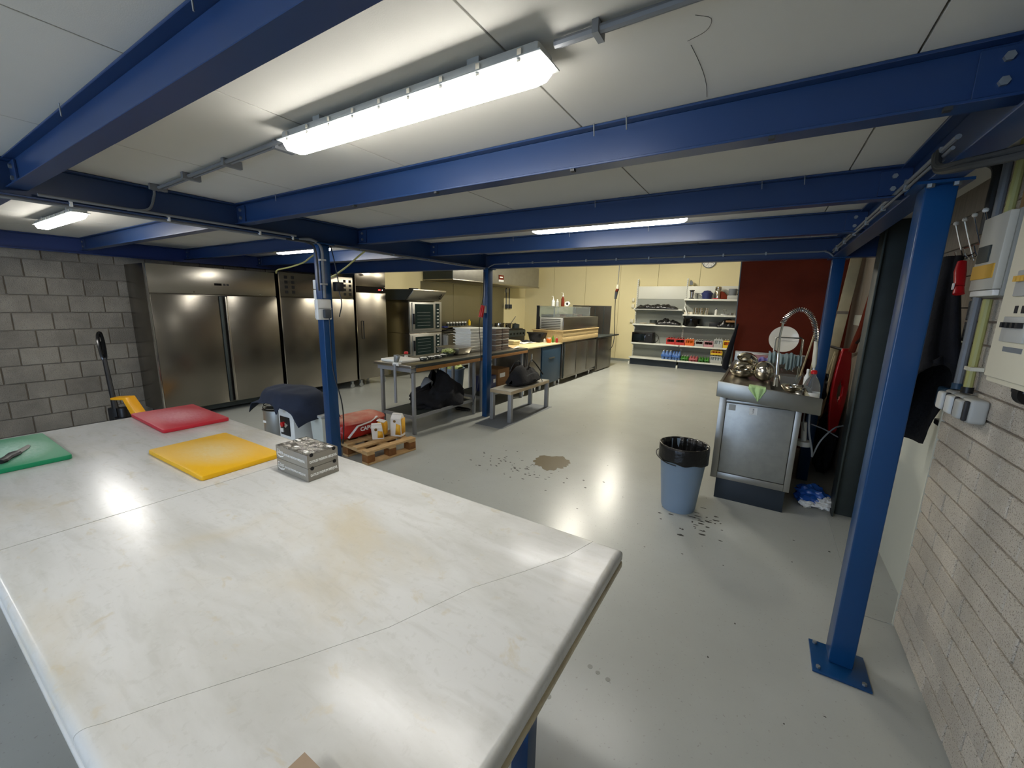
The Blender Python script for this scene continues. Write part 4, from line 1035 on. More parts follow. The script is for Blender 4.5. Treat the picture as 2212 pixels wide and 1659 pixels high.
# hanging power lead in the middle
t = thing('hanging_socket','socket unit hanging on a cable before the cream wall','hanging socket',(-2.86,9.0,1.9))
obj('cable', MB().tube([(-2.845,9.0,3.58),(-2.848,9.0,2.3),(-2.852,9.0,2.11)],.008,6), 'conduit', t)
obj('housing', MB().cyl((-2.852,9.0,2.11),(-2.858,9.0,2.02),.03,n=14), 'cream_plastic', t)
obj('red_ring', MB().cyl((-2.88,9.0,1.995),(-2.84,9.0,1.98),.045,n=16), 'red_brown', t)
obj('plug', MB().cyl((-2.87,9.0,1.96),(-2.885,9.0,1.80),.035,.025,n=12), 'grey_dark_plastic', t)
obj('cable', MB().tube(spline([(-2.885,9.0,1.80),(-2.87,9.0,1.4),(-2.85,9.0,1.0),(-2.87,9.0,.78),(-2.95,9.05,.66)],6),.008,6), 'conduit_dark', t)

# ---------------------------------------------------------------- cooking line along the left wall
def combi(lbl,z0,z1,y0=6.16,y1=7.17):
    t = thing('combi_oven',lbl,'oven',(-6.75,(y0+y1)/2,z0))
    obj('body', MB().box(XL+.06,-6.37,y0,y1,z0,z1), 'steel_door', t, bevel=.006)
    obj('front_frame', MB().box(-6.37,-6.345,y0+.01,y1-.01,z0+.01,z1-.01), 'steel_worn', t, bevel=.006)
    dr = obj('door', MB().box(-6.345,-6.325,y0+.07,y0+.74,z0+.06,z1-.04), 'steel_worn', t, bevel=.004)
    obj('window', MB().box(-6.325,-6.320,y0+.14,y0+.70,z0+.10,z1-.07), 'oven_glass', dr)
    for k in range(5): obj('rack', MB().box(-6.32,-6.318,y0+.2,y0+.6,z0+.16+k*.07,z0+.164+k*.07), 'zinc', dr)
    obj('handle', MB().box(-6.325,-6.28,y0+.075,y0+.10,z0+.2,z0+.42), 'black', dr, bevel=.004)
    cp = obj('control_panel', MB().box(-6.345,-6.335,y0+.80,y0+.92,z0+.08,z1-.05), 'oven_glass', t)
    for k in range(6): obj('key', MB().box(-6.335,-6.333,y0+.83,y0+.89,z0+.12+k*.075,z0+.145+k*.075), 'grey_plastic', cp)
    return t
combi('upper combi oven of the pair beyond the freezer', .97,1.66)
combi('lower combi oven of the pair beyond the freezer', .40,.965)
t = thing('oven_stand','steel stand with dark gap under the lower combi oven','stand',(-6.75,6.66,0))
obj('stand_top', MB().box(XL+.08,-6.36,6.17,7.16,.36,.398), 'steel_worn', t)
for a in (-7.0,-6.42):
    for b in (6.2,7.1): obj('leg', MB().box(a,a+.035,b,b+.035,0,.359), 'steel_worn', t)
t = thing('oven_hood','steel condensation hood with slanted front over the ovens','hood',(-6.6,6.45,1.662))
obj('hood', MB().prism([(XL+.06,1.665),(-6.27,1.665),(-6.20,1.70),(-6.05,1.85),(-6.05,1.885),(XL+.06,1.885)],6.0,6.98,'y'), 'steel', t, bevel=.003)
obj('side_panel', MB().prism([(XL+.07,1.668),(-6.28,1.668),(-6.07,1.85),(-6.07,1.88),(XL+.07,1.88)],5.985,5.999,'y'), 'dark_steel', t)
for k in range(3): obj('button', MB().cyl((-6.11+.0-.03*k,6.88,1.80-.035*k),(-6.09-.03*k,6.88,1.79-.035*k),.014,n=10), 'black', t)
obj('top_vent', MB().lathe([(0,0),(.1,0),(.1,.03),(0,.03)],(-6.35,6.3,1.886),20), 'black', t)
# wall cladding and extractor hood
t = thing('backsplash','stainless wall cladding behind the cooking line','backsplash',(-7.1,9.2,.9))
for (a,b) in ((7.3,8.5),(8.51,9.75),(9.76,10.98)): obj('panel', MB().box(XL+.021,XL+.03,a,b,.6,2.13), 'cladding_steel', t)
t = thing('extractor_hood','long stainless extractor hood along the left wall','extractor hood',(-6.7,9.5,2.15))
obj('canopy', MB().box(-7.11,-6.2,7.40,11.55,2.175,2.75), 'steel_worn', t, bevel=.004)
obj('canopy_rim', MB().box(-7.11,-6.18,7.38,11.57,2.15,2.174), 'steel', t, bevel=.003)
obj('end_panel', MB().box(-7.11,-6.21,7.385,7.399,2.176,2.75), 'dark_steel', t)
sg = obj('sign', MB().box(-6.198,-6.192,9.28,9.52,2.28,2.40), 'red_brown', t)
obj('sign_text_bar', MB().box(-6.192,-6.190,9.33,9.47,2.325,2.36), 'white_print', sg)
obj('sign_foot', MB().box(-6.198,-6.192,9.28,9.52,2.225,2.278), 'white_print', t)
# ranges
t = thing('gas_range','steel griddle range with knobs beyond the ovens','range',(-6.6,8.2,0))
obj('body', MB().box(-7.05,-6.22,7.2,9.35,.12,.90), 'steel_worn', t, bevel=.005)
obj('top', MB().box(-7.08,-6.19,7.19,9.36,.905,.93), 'steel', t, bevel=.003)
obj('front_panel', MB().box(-6.22,-6.20,7.22,9.33,.66,.895), 'steel', t)
for k in range(9): obj('knob', MB().cyl((-6.20,7.45+k*.2+(.03 if k%2 else 0),.77),(-6.165,7.45+k*.2+(.03 if k%2 else 0),.77),.026,n=12), 'black', t)
for a in (-7.0,-6.3):
    for b in (7.3,8.3,9.25): obj('leg', MB().cyl((a,b,0),(a,b,.118),.02,n=10), 'chrome', t)
t = thing('black_stove','black gas stove at the far end of the cooking line','stove',(-6.6,10.15,0))
obj('body', MB().box(-7.05,-6.22,9.45,10.8,.10,.90), 'black', t, bevel=.005)
obj('front_panel', MB().box(-6.22,-6.19,9.46,10.79,.70,.885), 'dark_steel', t, bevel=.004)
for k in range(7): obj('knob', MB().cyl((-6.19,9.58+k*.18,.79),(-6.16,9.58+k*.18,.79),.024,n=12), 'black_gloss', t)
obj('grate', MB().box(-7.0,-6.26,9.5,10.75,.902,.925), 'black', t)
def pot(lbl,x,y,z,r,h,m='steel_bowl',lid=None,handles=True):
    t = thing('pot',lbl,'pot',(x,y,z))
    obj('pot_body', MB().lathe([(0,0),(r*.96,0),(r,.02),(r,h),(r*1.04,h+.006),(r*.96,h),(r*.94,.02),(0,.015)],(x,y,z),24), m, t)
    if handles:
        for s in (-1,1): obj('handle', MB().tube([(x+.0,y+s*r,z+h*.75),(x+.0,y+s*(r+.045),z+h*.78),(x+.05,y+s*(r+.045),z+h*.78),(x+.05,y+s*r*.97,z+h*.75)],.007,6), m, t)
    if lid: obj('lid', MB().lathe([(0,h+.05),(.02,h+.045),(.02,h+.03),(r*.5,h+.025),(r*1.02,h+.008),(r*1.02,h),(0,h)],(x,y,z),24), lid, t)
    return t
pot('wide steel pot on the black stove, left end',-6.45,9.75,.926,.17,.17,'steel_bowl')
pot('steel pot with ladle on the black stove, middle',-6.45,10.2,.926,.13,.15,'steel_bowl')
t = thing('ladle','dark ladle handle sticking out of the middle pot','ladle',(-6.45,10.2,.95))
obj('ladle', MB().tube([(-6.45,10.22,.98),(-6.42,10.36,1.12),(-6.38,10.50,1.28)],.010,6), 'black', t)
pot('dark lidded pot on the black stove, right end',-6.45,10.6,.926,.13,.11,'dark_steel','dark_steel')
pot('dark pot half behind the stacked containers',-6.6,9.42,.931,.11,.14,'dark_steel','black')
t = thing('frying_pans','heap of black pans on the steel range','pan',(-6.45,7.6,.931))
for k,(a,b) in enumerate(((7.42,.0),(7.72,.03),(8.05,.0))):
    obj('pan', MB().lathe([(0,0),(.14,0),(.18,.05),(.185,.05),(.145,.008),(0,.008)],(-6.45,a,.955+b),22,(0.0,-.25 if k==1 else -.1,0)), 'black', t)
    obj('pan_handle', MB().tube([(-6.32,a+.1,.98+b),(-6.2,a+.26,1.04+b)],.012,6), 'black', t)
t = thing('blue_sponge','dark blue cloth on the black pans','cloth',(-6.5,7.5,1.06))
obj('cloth', MB().blob((-6.5,7.45,1.06),(.07,.1,.03),.3,3), 'purple_blue', t)
t = thing('spice_shelf','narrow steel ledge for spice jars on the cladding','shelf',(-6.9,8.6,.93))
obj('ledge', MB().box(-7.1,-6.85,7.9,9.3,1.02,1.04), 'steel', t)
for k in range(7):
    y_ = 8.05+k*.12
    t = thing('spice_jar','white-capped dark spice jar, %s in the ledge row'%('leftmost','second from left','third from left','middle one','third from right','second from right','rightmost')[k],'jar',(-6.93,y_,1.041),group='row of spice jars on the steel ledge')
    obj('jar', MB().lathe([(0,0),(.035,0),(.035,.06),(.02,.07),(0,.07)],(-6.93,y_,1.041),12), 'dark_steel', t)
    obj('cap', MB().lathe([(0,.07),(.034,.07),(.034,.105),(0,.105)],(-6.93,y_,1.041),12), 'white_plastic', t)
bottle('yellow squeeze bottle at the end of the spice row',-6.93,8.95,1.041,.04,.16,'yellow_crate',1,'yellow_crate')
t = thing('socket','pair of switch conduits with grey plugs under the hood end','socket',(-7.1,11.1,1.5))
for b in (11.10,11.28): obj('pipe', MB().box(-7.125,-7.10,b,b+.02,1.62,2.14), 'conduit', t)
obj('switch', MB().box(-7.125,-7.07,11.06,11.17,2.0,2.10), 'cream_plastic', t, bevel=.004)
for b in (11.05,11.24): obj('plug', MB().box(-7.125,-7.03,b,b+.1,1.5,1.63), 'grey_dark_plastic', t, bevel=.01)
# ---------------------------------------------------------------- shelving on the far wall
t = thing('shelving_unit','white two-bay gondola shelving against the cream far wall','shelving',(-1.92,12.0,0))
B = [(-3.26,-1.925),(-1.925,-.585)]
for xx in (-3.265,-1.925,-.585):
    up = obj('upright', MB().box(xx-.018,xx+.018,12.20,12.25,0,2.44), 'shelf_white', t)
    m = MB()
    for k in range(40): m.box(xx-.004,xx+.004,12.196,12.1995,.35+k*.052,.35+k*.052+.026)
    obj('slots', m, 'dark_gap', up, kind='stuff')
for bi,(a,b) in enumerate(B):
    for k in range(6):
        obj('back_panel', MB().box(a+.02,b-.02,12.21,12.235,.10+k*.356,.10+k*.356+.353), 'shelf_white' if k == 5 else 'shelf_back', t, bevel=.002)
    for z,y0 in ((.22,11.76),(.63,11.86),(1.165,11.86)) + (((1.47,11.86),(1.875,11.86)) if bi else ((1.60,11.88),)):
        obj('shelf', MB().box(a+.02,b-.02,y0,12.205,z-.03,z), 'shelf_white', t, bevel=.003)
        obj('shelf_lip', MB().box(a+.01,b-.01,y0-.012,y0-.001,z-.032,z+.012), 'shelf_white', t, bevel=.003)
        for xx in (a+.012,b-.018): obj('bracket', MB().prism([(y0+.05,z-.04),(12.2,z-.12),(12.2,z),(y0+.05,z-.005)],xx,xx+.006,'x'), 'shelf_white', t)
    obj('base_plinth', MB().box(a+.02,b-.02,11.86,11.88,.0,.185), 'dark_cabinet', t)
for xx in (-3.25,-1.925,-.6): obj('foot', MB().box(xx-.02,xx+.02,11.78,12.2,.0,.08), 'shelf_white', t)

def lowbox(name,lbl,cat,x0,x1,z,h,m,y0=11.9,d=.2,group=None,bev=.006):
    t = thing(name,lbl,cat,((x0+x1)/2,y0+d/2,z),group)
    obj('box_body', MB().box(x0,x1,y0,y0+d,z,z+h), m, t, bevel=bev)
    return t
Z1,Z2,Z3,Z4,Z5 = .6305,.2205,1.1655,1.4705,1.8755
# microwave
t = thing('microwave','black microwave on the middle left shelf','microwave',(-2.94,12.0,Z1))
obj('case', MB().box(-3.24,-2.66,11.87,12.19,Z1+.01,Z1+.30), 'black', t, bevel=.008)
dr = obj('door', MB().box(-3.23,-2.84,11.862,11.869,Z1+.02,Z1+.29), 'black_gloss', t, bevel=.003)
obj('window', MB().box(-3.19,-2.88,11.858,11.861,Z1+.06,Z1+.25), 'dark_glass', dr)
obj('keypad', MB().box(-2.83,-2.67,11.862,11.869,Z1+.02,Z1+.29), 'black', t)
obj('dial', MB().cyl((-2.75,11.861,Z1+.23),(-2.75,11.85,Z1+.23),.016,n=12), 'chrome', t)
for a in (-3.2,-2.7): obj('foot', MB().box(a-.02,a+.02,11.9,12.15,Z1,Z1+.01), 'black', t)
obj('cord', MB().tube(spline([(-2.66,12.1,Z1+.27),(-2.56,12.1,Z1+.22),(-2.54,12.08,Z1+.1),(-2.6,12.05,Z1+.03),(-2.66,12.05,Z1+.03)],5),.008,6), 'black', t)
# drink crates
def drinks(lbl,x0,x1,z,h,mcrate,mbot,cap='white_plastic',group=None,n=3,bh=None):
    t = thing('drink_crate',lbl,'crate',((x0+x1)/2,12.0,z),group)
    y0,y1 = 11.89,12.13
    m = MB().box(x0,x1,y0,y1,z,z+.02).box(x0,x1,y0,y0+.012,z+.02,z+h*.42).box(x0,x1,y1-.012,y1,z+.02,z+h*.42).box(x0,x0+.012,y0+.012,y1-.012,z+.02,z+h*.42).box(x1-.012,x1,y0+.012,y1-.012,z+.02,z+h*.42)
    m.box(x0,x0+.02,y0,y0+.02,z+h*.42,z+h*.8).box(x1-.02,x1,y0,y0+.02,z+h*.42,z+h*.8).box(x0,x1,y0,y0+.014,z+h*.8,z+h*.95)
    obj('crate', m, mcrate, t)
    bh = bh or h*.98
    r = (x1-x0-.03)/n/2*.9
    for i in range(n):
        for j in range(2):
            cx = x0+.015+(x1-x0-.03)*(i+.5)/n; cy = y0+.06+.11*j
            b = obj('bottle', MB().lathe([(0,0),(r,0),(r,bh*.6),(r*.4,bh*.78),(r*.36,bh*.93),(0,bh*.93)],(cx,cy,z+.021),10), mbot, t)
            obj('cap', MB().lathe([(0,bh*.93),(r*.42,bh*.93),(r*.42,bh),(0,bh)],(cx,cy,z+.021),8), cap, b)
    return t
drinks('red drinks crate, leftmost on the middle shelf beside the microwave',-2.28,-2.05,Z1,.19,'crate_red','cola','crate_red')
drinks('second red drinks crate, right of the leftmost red crate',-2.04,-1.80,Z1,.19,'crate_red','cola','crate_red')
drinks('orange drinks crate right of the two red crates',-1.785,-1.56,Z1,.19,'orange','soda_orange','white_plastic')
drinks('grey tray of dark bottles right of the orange crate',-1.54,-1.33,Z1,.17,'grey_plastic','cola','white_plastic')
drinks('pale tray of dark bottles, middle right of the same shelf',-1.32,-1.09,Z1,.17,'pink_wrap','cola','grey_plastic')
drinks('grey tray of clear bottles left of the yellow crate',-1.08,-.87,Z1,.24,'grey_plastic','clear_bottle','grey_plastic')
drinks('yellow drinks crate at the right end of the middle shelf',-.86,-.66,Z1,.21,'yellow_crate','soda_orange','white_plastic')
def pack(lbl,x0,x1,z,h,mb,mc,n=3):
    t = thing('drink_pack',lbl,'drink pack',((x0+x1)/2,12.0,z))
    r = (x1-x0)/n/2*.96
    for i in range(n):
        for j in range(2):
            cx = x0+(x1-x0)*(i+.5)/n; cy = 11.88+.12*j
            b = obj('bottle', MB().lathe([(0,0),(r*.9,0),(r,.01),(r,h*.62),(r*.35,h*.86),(r*.35,h*.94),(0,h*.94)],(cx,cy,z),10), mb, t)
            obj('cap', MB().lathe([(0,h*.94),(r*.4,h*.94),(r*.4,h),(0,h)],(cx,cy,z),8), mc, b)
    obj('wrap_band', MB().box(x0+.002,x1-.002,11.80,12.06,z+h*.3,z+h*.55), 'blue_wrap' if mb=='blue_bottle' else mb, t, bevel=.01) 
    return t
pack('blue wrapped water bottle pack on the bottom shelf, left',-2.37,-2.09,Z2,.25,'blue_bottle','white_plastic')
pack('darker blue water bottle pack on the bottom shelf, centre',-2.08,-1.87,Z2,.24,'blue_bottle','blue_wrap')
pack('low pack of green bottles on the bottom shelf',-1.85,-1.66,Z2,.14,'green_bottle','white_plastic')
pack('pink wrapped drink pack on the bottom shelf',-1.64,-1.42,Z2,.15,'red_bottle','pink_wrap')
pack('green drink pack, left of two on the bottom shelf',-1.40,-1.27,Z2,.14,'green_bottle','green_crate',2)
pack('green drink pack, right of two on the bottom shelf',-1.26,-1.14,Z2,.14,'green_bottle','green_crate',2)
drinks('crate of clear bottles on the bottom shelf under a yellow crate',-1.13,-.85,Z2,.20,'grey_plastic','clear_bottle','grey_plastic',n=4)
drinks('yellow crate of bottles on top of the clear bottle crate',-1.13,-.85,Z2+.222,.12,'yellow_crate','soda_orange','yellow_crate',n=4)
pack('clear bottle pack at the right end of the bottom shelf',-.83,-.66,Z2,.22,'clear_bottle','white_plastic',2)
# third shelf: plates, trays, pots
for i,(a,z,lb) in enumerate(((-2.98,0,'low stack of white plates at the left of the third shelf'),(-2.73,0,'white plate stack under a green tin on the third shelf'))):
    t = thing('plate_stack',lb,'plates',(a,12.0,Z3))
    for k in range(3): obj('plate', MB().lathe([(0,0),(.07,0),(.11,.012),(.112,.015),(.07,.006),(0,.006)],(a,12.0,Z3+.013*k),20), 'white_ceramic', t)
t = thing('green_tin','round greenish tin on the white plates','tin',(-2.70,12.0,Z3+.045))
obj('tin', MB().lathe([(0,0),(.10,0),(.10,.08),(0,.08)],(-2.70,12.0,Z3+.045),20), 'dark_steel', t)
def foil(name,lbl,x0,x1,zf,amp,y0=11.84,y1=12.1,seed=0,m='liner'):
    def fn(u,v):
        a = x0+(x1-x0)*u; b = y0+(y1-y0)*v; n_ = noise.fractal(Vector((a*7,b*9,seed)),1,2,4)
        e = math.sin(PI*min(1,max(0,u)))**.4*math.sin(PI*v)**.5 if 0<v<1 else 0
        return (a,b,zf(u)+e*(amp+amp*.8*n_))
    return obj(name, MB().grid(fn,40,12), m, label=lbl, cat='bag', solid=.004, sharp=60)
foil('plastic_bag','crumpled black plastic on the highest left shelf',-3.20,-2.05,lambda u:1.605,.11,seed=2)
foil('plastic_bag','black plastic bag heap on the third shelf between plates and pan',-2.60,-1.95,lambda u:Z3+.005,.13,seed=5)
t = pot('wide black casserole in the middle of the third shelf',-1.69,12.0,Z3,.22,.19,'black_gloss','black')
lowbox('black_box','black box on the third shelf right of the casserole','box',-1.24,-1.01,Z3,.13,'black',11.9,.2)
foil('plastic_bag','black bag with brown parcel at the right end of the third shelf',-1.05,-.62,lambda u:Z3+.005,.17,seed=8)
t = lowbox('parcel','brown parcel on the black bag at the right shelf end','parcel',-.86,-.64,Z3+.14,.05,'cardboard',11.84,.1)
# fourth shelf
for i in range(3):
    for k in range(3):
        a = -1.62+.13*i
        t = pot('small steel pan %s of the %s pan stack on the fourth shelf'%(('at the bottom','in the middle','on top')[k],('left','centre','right')[i]),a,12.0,Z4+.062*k,.055,.055,'steel_bowl',None,False)
bottle('white and purple spray bottle on the fourth shelf',-1.12,11.98,Z4,.035,.18,'white_plastic',1,'purple_blue')
t = thing('metal_rack','steel cup rack on the fourth shelf, right','rack',(-.92,12.0,Z4))
obj('wire', MB().tube(arc((-.92,11.95,Z4+.13),.035,-.6,3.8,12,'y'),.006,6).tube([(-.92,11.95,Z4),(-.92,11.95,Z4+.1)],.006,6), 'chrome', t)
obj('base', MB().box(-1.0,-.84,11.9,12.05,Z4,Z4+.04), 'steel_worn', t, bevel=.004)
for i,a in enumerate((-.78,-.68)):
    t = pot('steel bowl on the fourth shelf, %s'%('left of the pair at the end' if i == 0 else 'right of the pair at the end'),a-.0,12.0,Z4,.046,.07,'steel_worn',None,False)
t = thing('white_tray','white tray leaning at the left of the fourth shelf','tray',(-1.85,11.95,Z4))
obj('tray', MB().obox((-1.84,11.93,Z4+.1),(.03,.2,.24),(0,-.4,0)), 'white_plastic', t, bevel=.004)
t = thing('cups','cream cups at the left end of the fourth shelf','cups',(-1.80,11.95,Z4))
for a in (-1.86,-1.78,-1.71): obj('cup', MB().lathe([(0,0),(.03,0),(.036,.07),(.032,.07),(.027,.01),(0,.008)],(a,11.95,Z4),14), 'white_ceramic', t)
# top shelf
t = thing('blender','chrome blender at the left end of the top shelf','blender',(-1.76,12.0,Z5))
obj('foot', MB().lathe([(0,0),(.075,0),(.07,.03),(.03,.045),(0,.045)],(-1.76,12.0,Z5),18), 'black', t)
obj('jug', MB().lathe([(0,.045),(.04,.045),(.055,.2),(.04,.22),(0,.22)],(-1.76,12.0,Z5),18), 'chrome', t)
obj('lid', MB().lathe([(0,.22),(.07,.22),(.06,.245),(0,.25)],(-1.76,12.0,Z5),18), 'black', t)
t = thing('scale','small kitchen scale with raised plate on the top shelf','scale',(-1.62,12.0,Z5))
obj('stand', MB().box(-1.66,-1.56,11.95,12.05,Z5,Z5+.02).box(-1.62,-1.60,11.99,12.01,Z5+.02,Z5+.15), 'dark_steel', t)
obj('plate', MB().lathe([(0,.15),(.07,.15),(.07,.16),(0,.16)],(-1.61,12.0,Z5),16), 'dark_steel', t)
obj('dome', MB().lathe([(.06,0),(.06,.03),(.05,.07),(0,.09)],(-1.50,12.0,Z5),16), 'grey_matte', label='small grey dome lid on the top shelf', cat='lid')
t = thing('container','dark blue bucket on the top shelf','bucket',(-1.37,12.0,Z5))
obj('bucket', MB().lathe([(0,0),(.11,0),(.13,.17),(.11,.19),(.08,.225),(0,.24)],(-1.385,12.0,Z5),22), 'purple_blue', t)
obj('lugs', MB().box(-1.525,-1.245,11.985,12.015,Z5+.13,Z5+.17), 'purple_blue', t)
t = thing('food_processor','steel food mixer with red foot on the top shelf','mixer',(-1.11,12.0,Z5))
obj('foot', MB().box(-1.235,-1.10,11.86,12.0,Z5,Z5+.035), 'red_plastic', t, bevel=.006)
obj('body', MB().lathe([(0,.03),(.075,.03),(.085,.2),(.08,.22),(.07,.235),(.08,.25),(.08,.32),(.05,.34),(0,.34)],(-1.13,12.0,Z5),20), 'steel_bowl', t)
obj('motor', MB().prism([(-1.05,Z5),(-.90,Z5),(-.90,Z5+.1),(-.98,Z5+.19),(-1.05,Z5+.22)],11.93,12.1,'y'), 'red_brown', t, bevel=.01)
t = thing('food_processor','grey food processor with clear jug at the right end of top shelf','mixer',(-.78,12.0,Z5))
obj('base', MB().box(-.90,-.66,11.9,12.1,Z5,Z5+.11), 'grey_plastic', t, bevel=.012)
obj('jug', MB().lathe([(0,.112),(.085,.112),(.10,.27),(.09,.275),(0,.275)],(-.79,12.0,Z5),20), 'grey_matte', t)
obj('jug_handle', MB().tube([(-.69,12.0,Z5+.25),(-.63,12.0,Z5+.24),(-.62,12.0,Z5+.16),(-.69,12.0,Z5+.14)],.014,6), 'black', t)
t = thing('knife_block','small grey wedge bracket above the top shelf','bracket',(-1.83,12.19,2.27))
obj('bracket', MB().prism([(-1.87,2.27),(-1.79,2.27),(-1.79,2.34),(-1.83,2.39),(-1.87,2.37)],12.17,12.2,'y'), 'grey_matte', t)
# clock
t = thing('clock','round wall clock half hidden by the edge beam','clock',(-1.464,12.33,2.71))
obj('rim', MB().lathe([(.155,0),(.175,0),(.175,.03),(.155,.03),(.155,0)],(-1.464,12.345,2.885),36,(PI/2,0,0)), 'grey_matte', t)
obj('face', MB().lathe([(0,.005),(.156,.005),(.156,.012),(0,.012)],(-1.464,12.345,2.885),36,(PI/2,0,0)), 'white_print', t)
for k in range(12):
    a = k*PI/6; text('numeral',str(k or 12),.04,(-1.464+.125*math.sin(a),12.331,2.885+.125*math.cos(a)),(1,0,0),(0,0,1),'black',t)
obj('hand', MB().beam((-1.464,12.330,2.885),(-1.50,12.330,2.80),.008,.002,(0,1,0)), 'black', t)
obj('hand', MB().beam((-1.464,12.330,2.885),(-1.38,12.330,2.84),.01,.002,(0,1,0)), 'black', t)
# left wall-side sockets on the shelving end
t = thing('switch_box','pale switch boxes beside the left shelf upright','switch',(-3.42,12.3,1.2))
for z,w in ((1.18,.10),(1.62,.08),(1.80,.07)): obj('switch_plate', MB().box(-3.40-w/2,-3.40+w/2,12.30,12.348,z,z+.1), 'cream_plastic', t, bevel=.004)
# red-brown panel behind the sink
obj('partition', MB().prism([(-.262,0),(.79,0),(.79,2.9),(-.34,2.9)],5.78,5.82,'y'), 'red_brown', label='dark red-brown partition panel behind the sink counter', cat='panel', kind=None)
obj('partition_trim', MB().prism([(-.275,0),(-.264,0),(-.342,2.9),(-.353,2.9)],5.775,5.825,'y'), 'grey_matte', label='thin grey edge profile on the left of the red-brown panel', cat='trim')
# ---------------------------------------------------------------- sink counter
t = thing('sink_counter','steel sink counter with dark plinth at the right','sink',(0.05,4.6,0)); sink = t
def rz_(x,y): return 1.035-.078*(x+.26)      # the old worktop leans down to the right
X0,X1,Y0_,Y1_ = -.265,.425,3.60,5.62
def slab_pts(x0,x1,y0,y1,dz0,dz1): return [(x,y,rz_(x,y)+dz) for dz in (dz0,dz1) for y in (y0,y1) for x in (x0,x1)]
FQ = [(0,2,3,1),(4,5,7,6),(0,1,5,4),(2,6,7,3),(0,4,6,2),(1,3,7,5)]
obj('apron', MB().add(slab_pts(X0,X1,Y0_,Y0_+.025,-.105,.022),FQ), 'steel_sink', t, bevel=.005)
obj('apron_side', MB().add(slab_pts(X0,X0+.02,Y0_+.026,Y1_,-.09,-.012),FQ).add(slab_pts(X1-.02,X1,Y0_+.026,Y1_,-.09,-.012),FQ), 'steel_sink', t)
obj('drainer', MB().add(slab_pts(X0+.021,.10,Y0_+.026,Y1_,-.045,-.02),FQ).add(slab_pts(.10,X1-.021,4.35,Y1_,-.045,-.02),FQ), 'steel', t)
m = MB()
m.add(slab_pts(.101,X1-.13,3.82,4.349,-.26,-.255),FQ)
for (a,b,c,d2) in ((.10,.106,3.82,4.35),(X1-.136,X1-.13,3.82,4.35),(.106,X1-.136,3.82,3.826),(.106,X1-.136,4.344,4.35)):
    m.add(slab_pts(a,b,c,d2,-.255,-.02),FQ)
m.add(slab_pts(.101,X1-.021,Y0_+.026,3.819,-.045,-.02),FQ); m.add(slab_pts(X1-.129,X1-.021,3.82,4.349,-.045,-.02),FQ)
obj('basin', m, 'steel', t)
obj('backsplash', MB().box(X0,.44,Y1_+.001,Y1_+.02,.93,1.12), 'steel_sink', t, bevel=.003)
obj('shelf_rim', MB().box(X0,.44,Y1_+.021,Y1_+.05,1.10,1.13), 'white_plastic', t, bevel=.003)
obj('cabinet_body', MB().box(-.235,.30,3.78,5.55,.20,.90), 'steel_worn', t)
obj('frame_post', MB().box(-.245,-.195,3.745,3.779,.19,.905), 'steel_worn', t, bevel=.001)
obj('frame_post', MB().box(.288,.328,3.745,3.779,.19,.865), 'steel_worn', t, bevel=.002)
obj('frame_rail', MB().box(-.194,.287,3.747,3.779,.865,.885), 'steel_worn', t, bevel=.002)
obj('frame_rail', MB().box(-.194,.287,3.747,3.779,.19,.245), 'steel_worn', t, bevel=.002)
dr = obj('door', MB().box(-.190,.283,3.750,3.772,.25,.860), 'sink_door', t, bevel=.002)
obj('door_tape', MB().box(-.17,-.12,3.7485,3.7498,.80,.85), 'grey_plastic', dr)
obj('door_sticker', MB().box(-.02,.035,3.7485,3.7498,.785,.845), 'white_print', dr)
text('lettering','8\nT',.024,(.0075,3.748,.815),(1,0,0),(0,0,1),'black',dr)
obj('plinth', MB().box(-.20,.305,3.77,5.5,.0,.185), 'dark_cabinet', t, bevel=.003)
obj('drain_trap', MB().cyl((.385,3.95,.545),(.385,3.95,.585),.055,n=18).cyl((.385,3.95,.585),(.37,3.95,.74),.02,n=12), 'grey_plastic', t)
obj('water_hose', MB().tube(spline([(.36,3.9,.88),(.36,3.92,.75),(.385,3.94,.64)],5),.005,7).tube(spline([(.385,3.85,.86),(.40,3.86,.7),(.44,3.9,.55),(.455,3.92,.47)],5),.007,7).tube(spline([(.455,3.92,.47),(.50,3.98,.60),(.58,4.05,.70),(.64,4.1,.72)],5),.006,7).tube(spline([(.42,4.0,.72),(.52,4.05,.68),(.62,4.1,.62)],5),.005,7), 'conduit', t)
# faucet
t = thing('spray_faucet','chrome pre-rinse faucet with arched spring over the sink','faucet',(.14,4.1,1.0))
zt = rz_(.14,4.1)
obj('riser', MB().tube([(.143,4.1,zt-.02),(.138,4.1,1.10),(.128,4.1,1.27)],[.022,.016,.012],12).tube([(.128,4.1,1.27),(.122,4.1,1.42),(.132,4.1,1.53)],.009,10), 'chrome', t)
arcp = spline([(.126,4.1,1.52),(.152,4.1,1.575),(.195,4.1,1.622),(.245,4.1,1.637),(.295,4.1,1.61),(.335,4.1,1.55),(.358,4.1,1.48),(.368,4.1,1.42),(.372,4.1,1.385)],12)
m = MB().tube(arcp,.0065,8); obj('hose', m, 'grey_dark_plastic', t)
L_ = [0]
for a,b in zip(arcp,arcp[1:]): L_.append(L_[-1]+(b-a).length)
turns = 36; sp = []; tot = L_[-1]
import bisect
for i in range(turns*8+1):
    s_ = tot*i/(turns*8); k = min(max(bisect.bisect(L_,s_)-1,0),len(arcp)-2)
    f = (s_-L_[k])/max(1e-6,L_[k+1]-L_[k]); p = arcp[k].lerp(arcp[k+1],f); d = (arcp[k+1]-arcp[k]).normalized()
    u = Vector((0,1,0)); w = d.cross(u); a = 2*PI*i/8
    sp.append(p+(u*math.cos(a)+w*math.sin(a))*.0185)
obj('spring', MB().tube(sp,.0030,5), 'chrome', t)
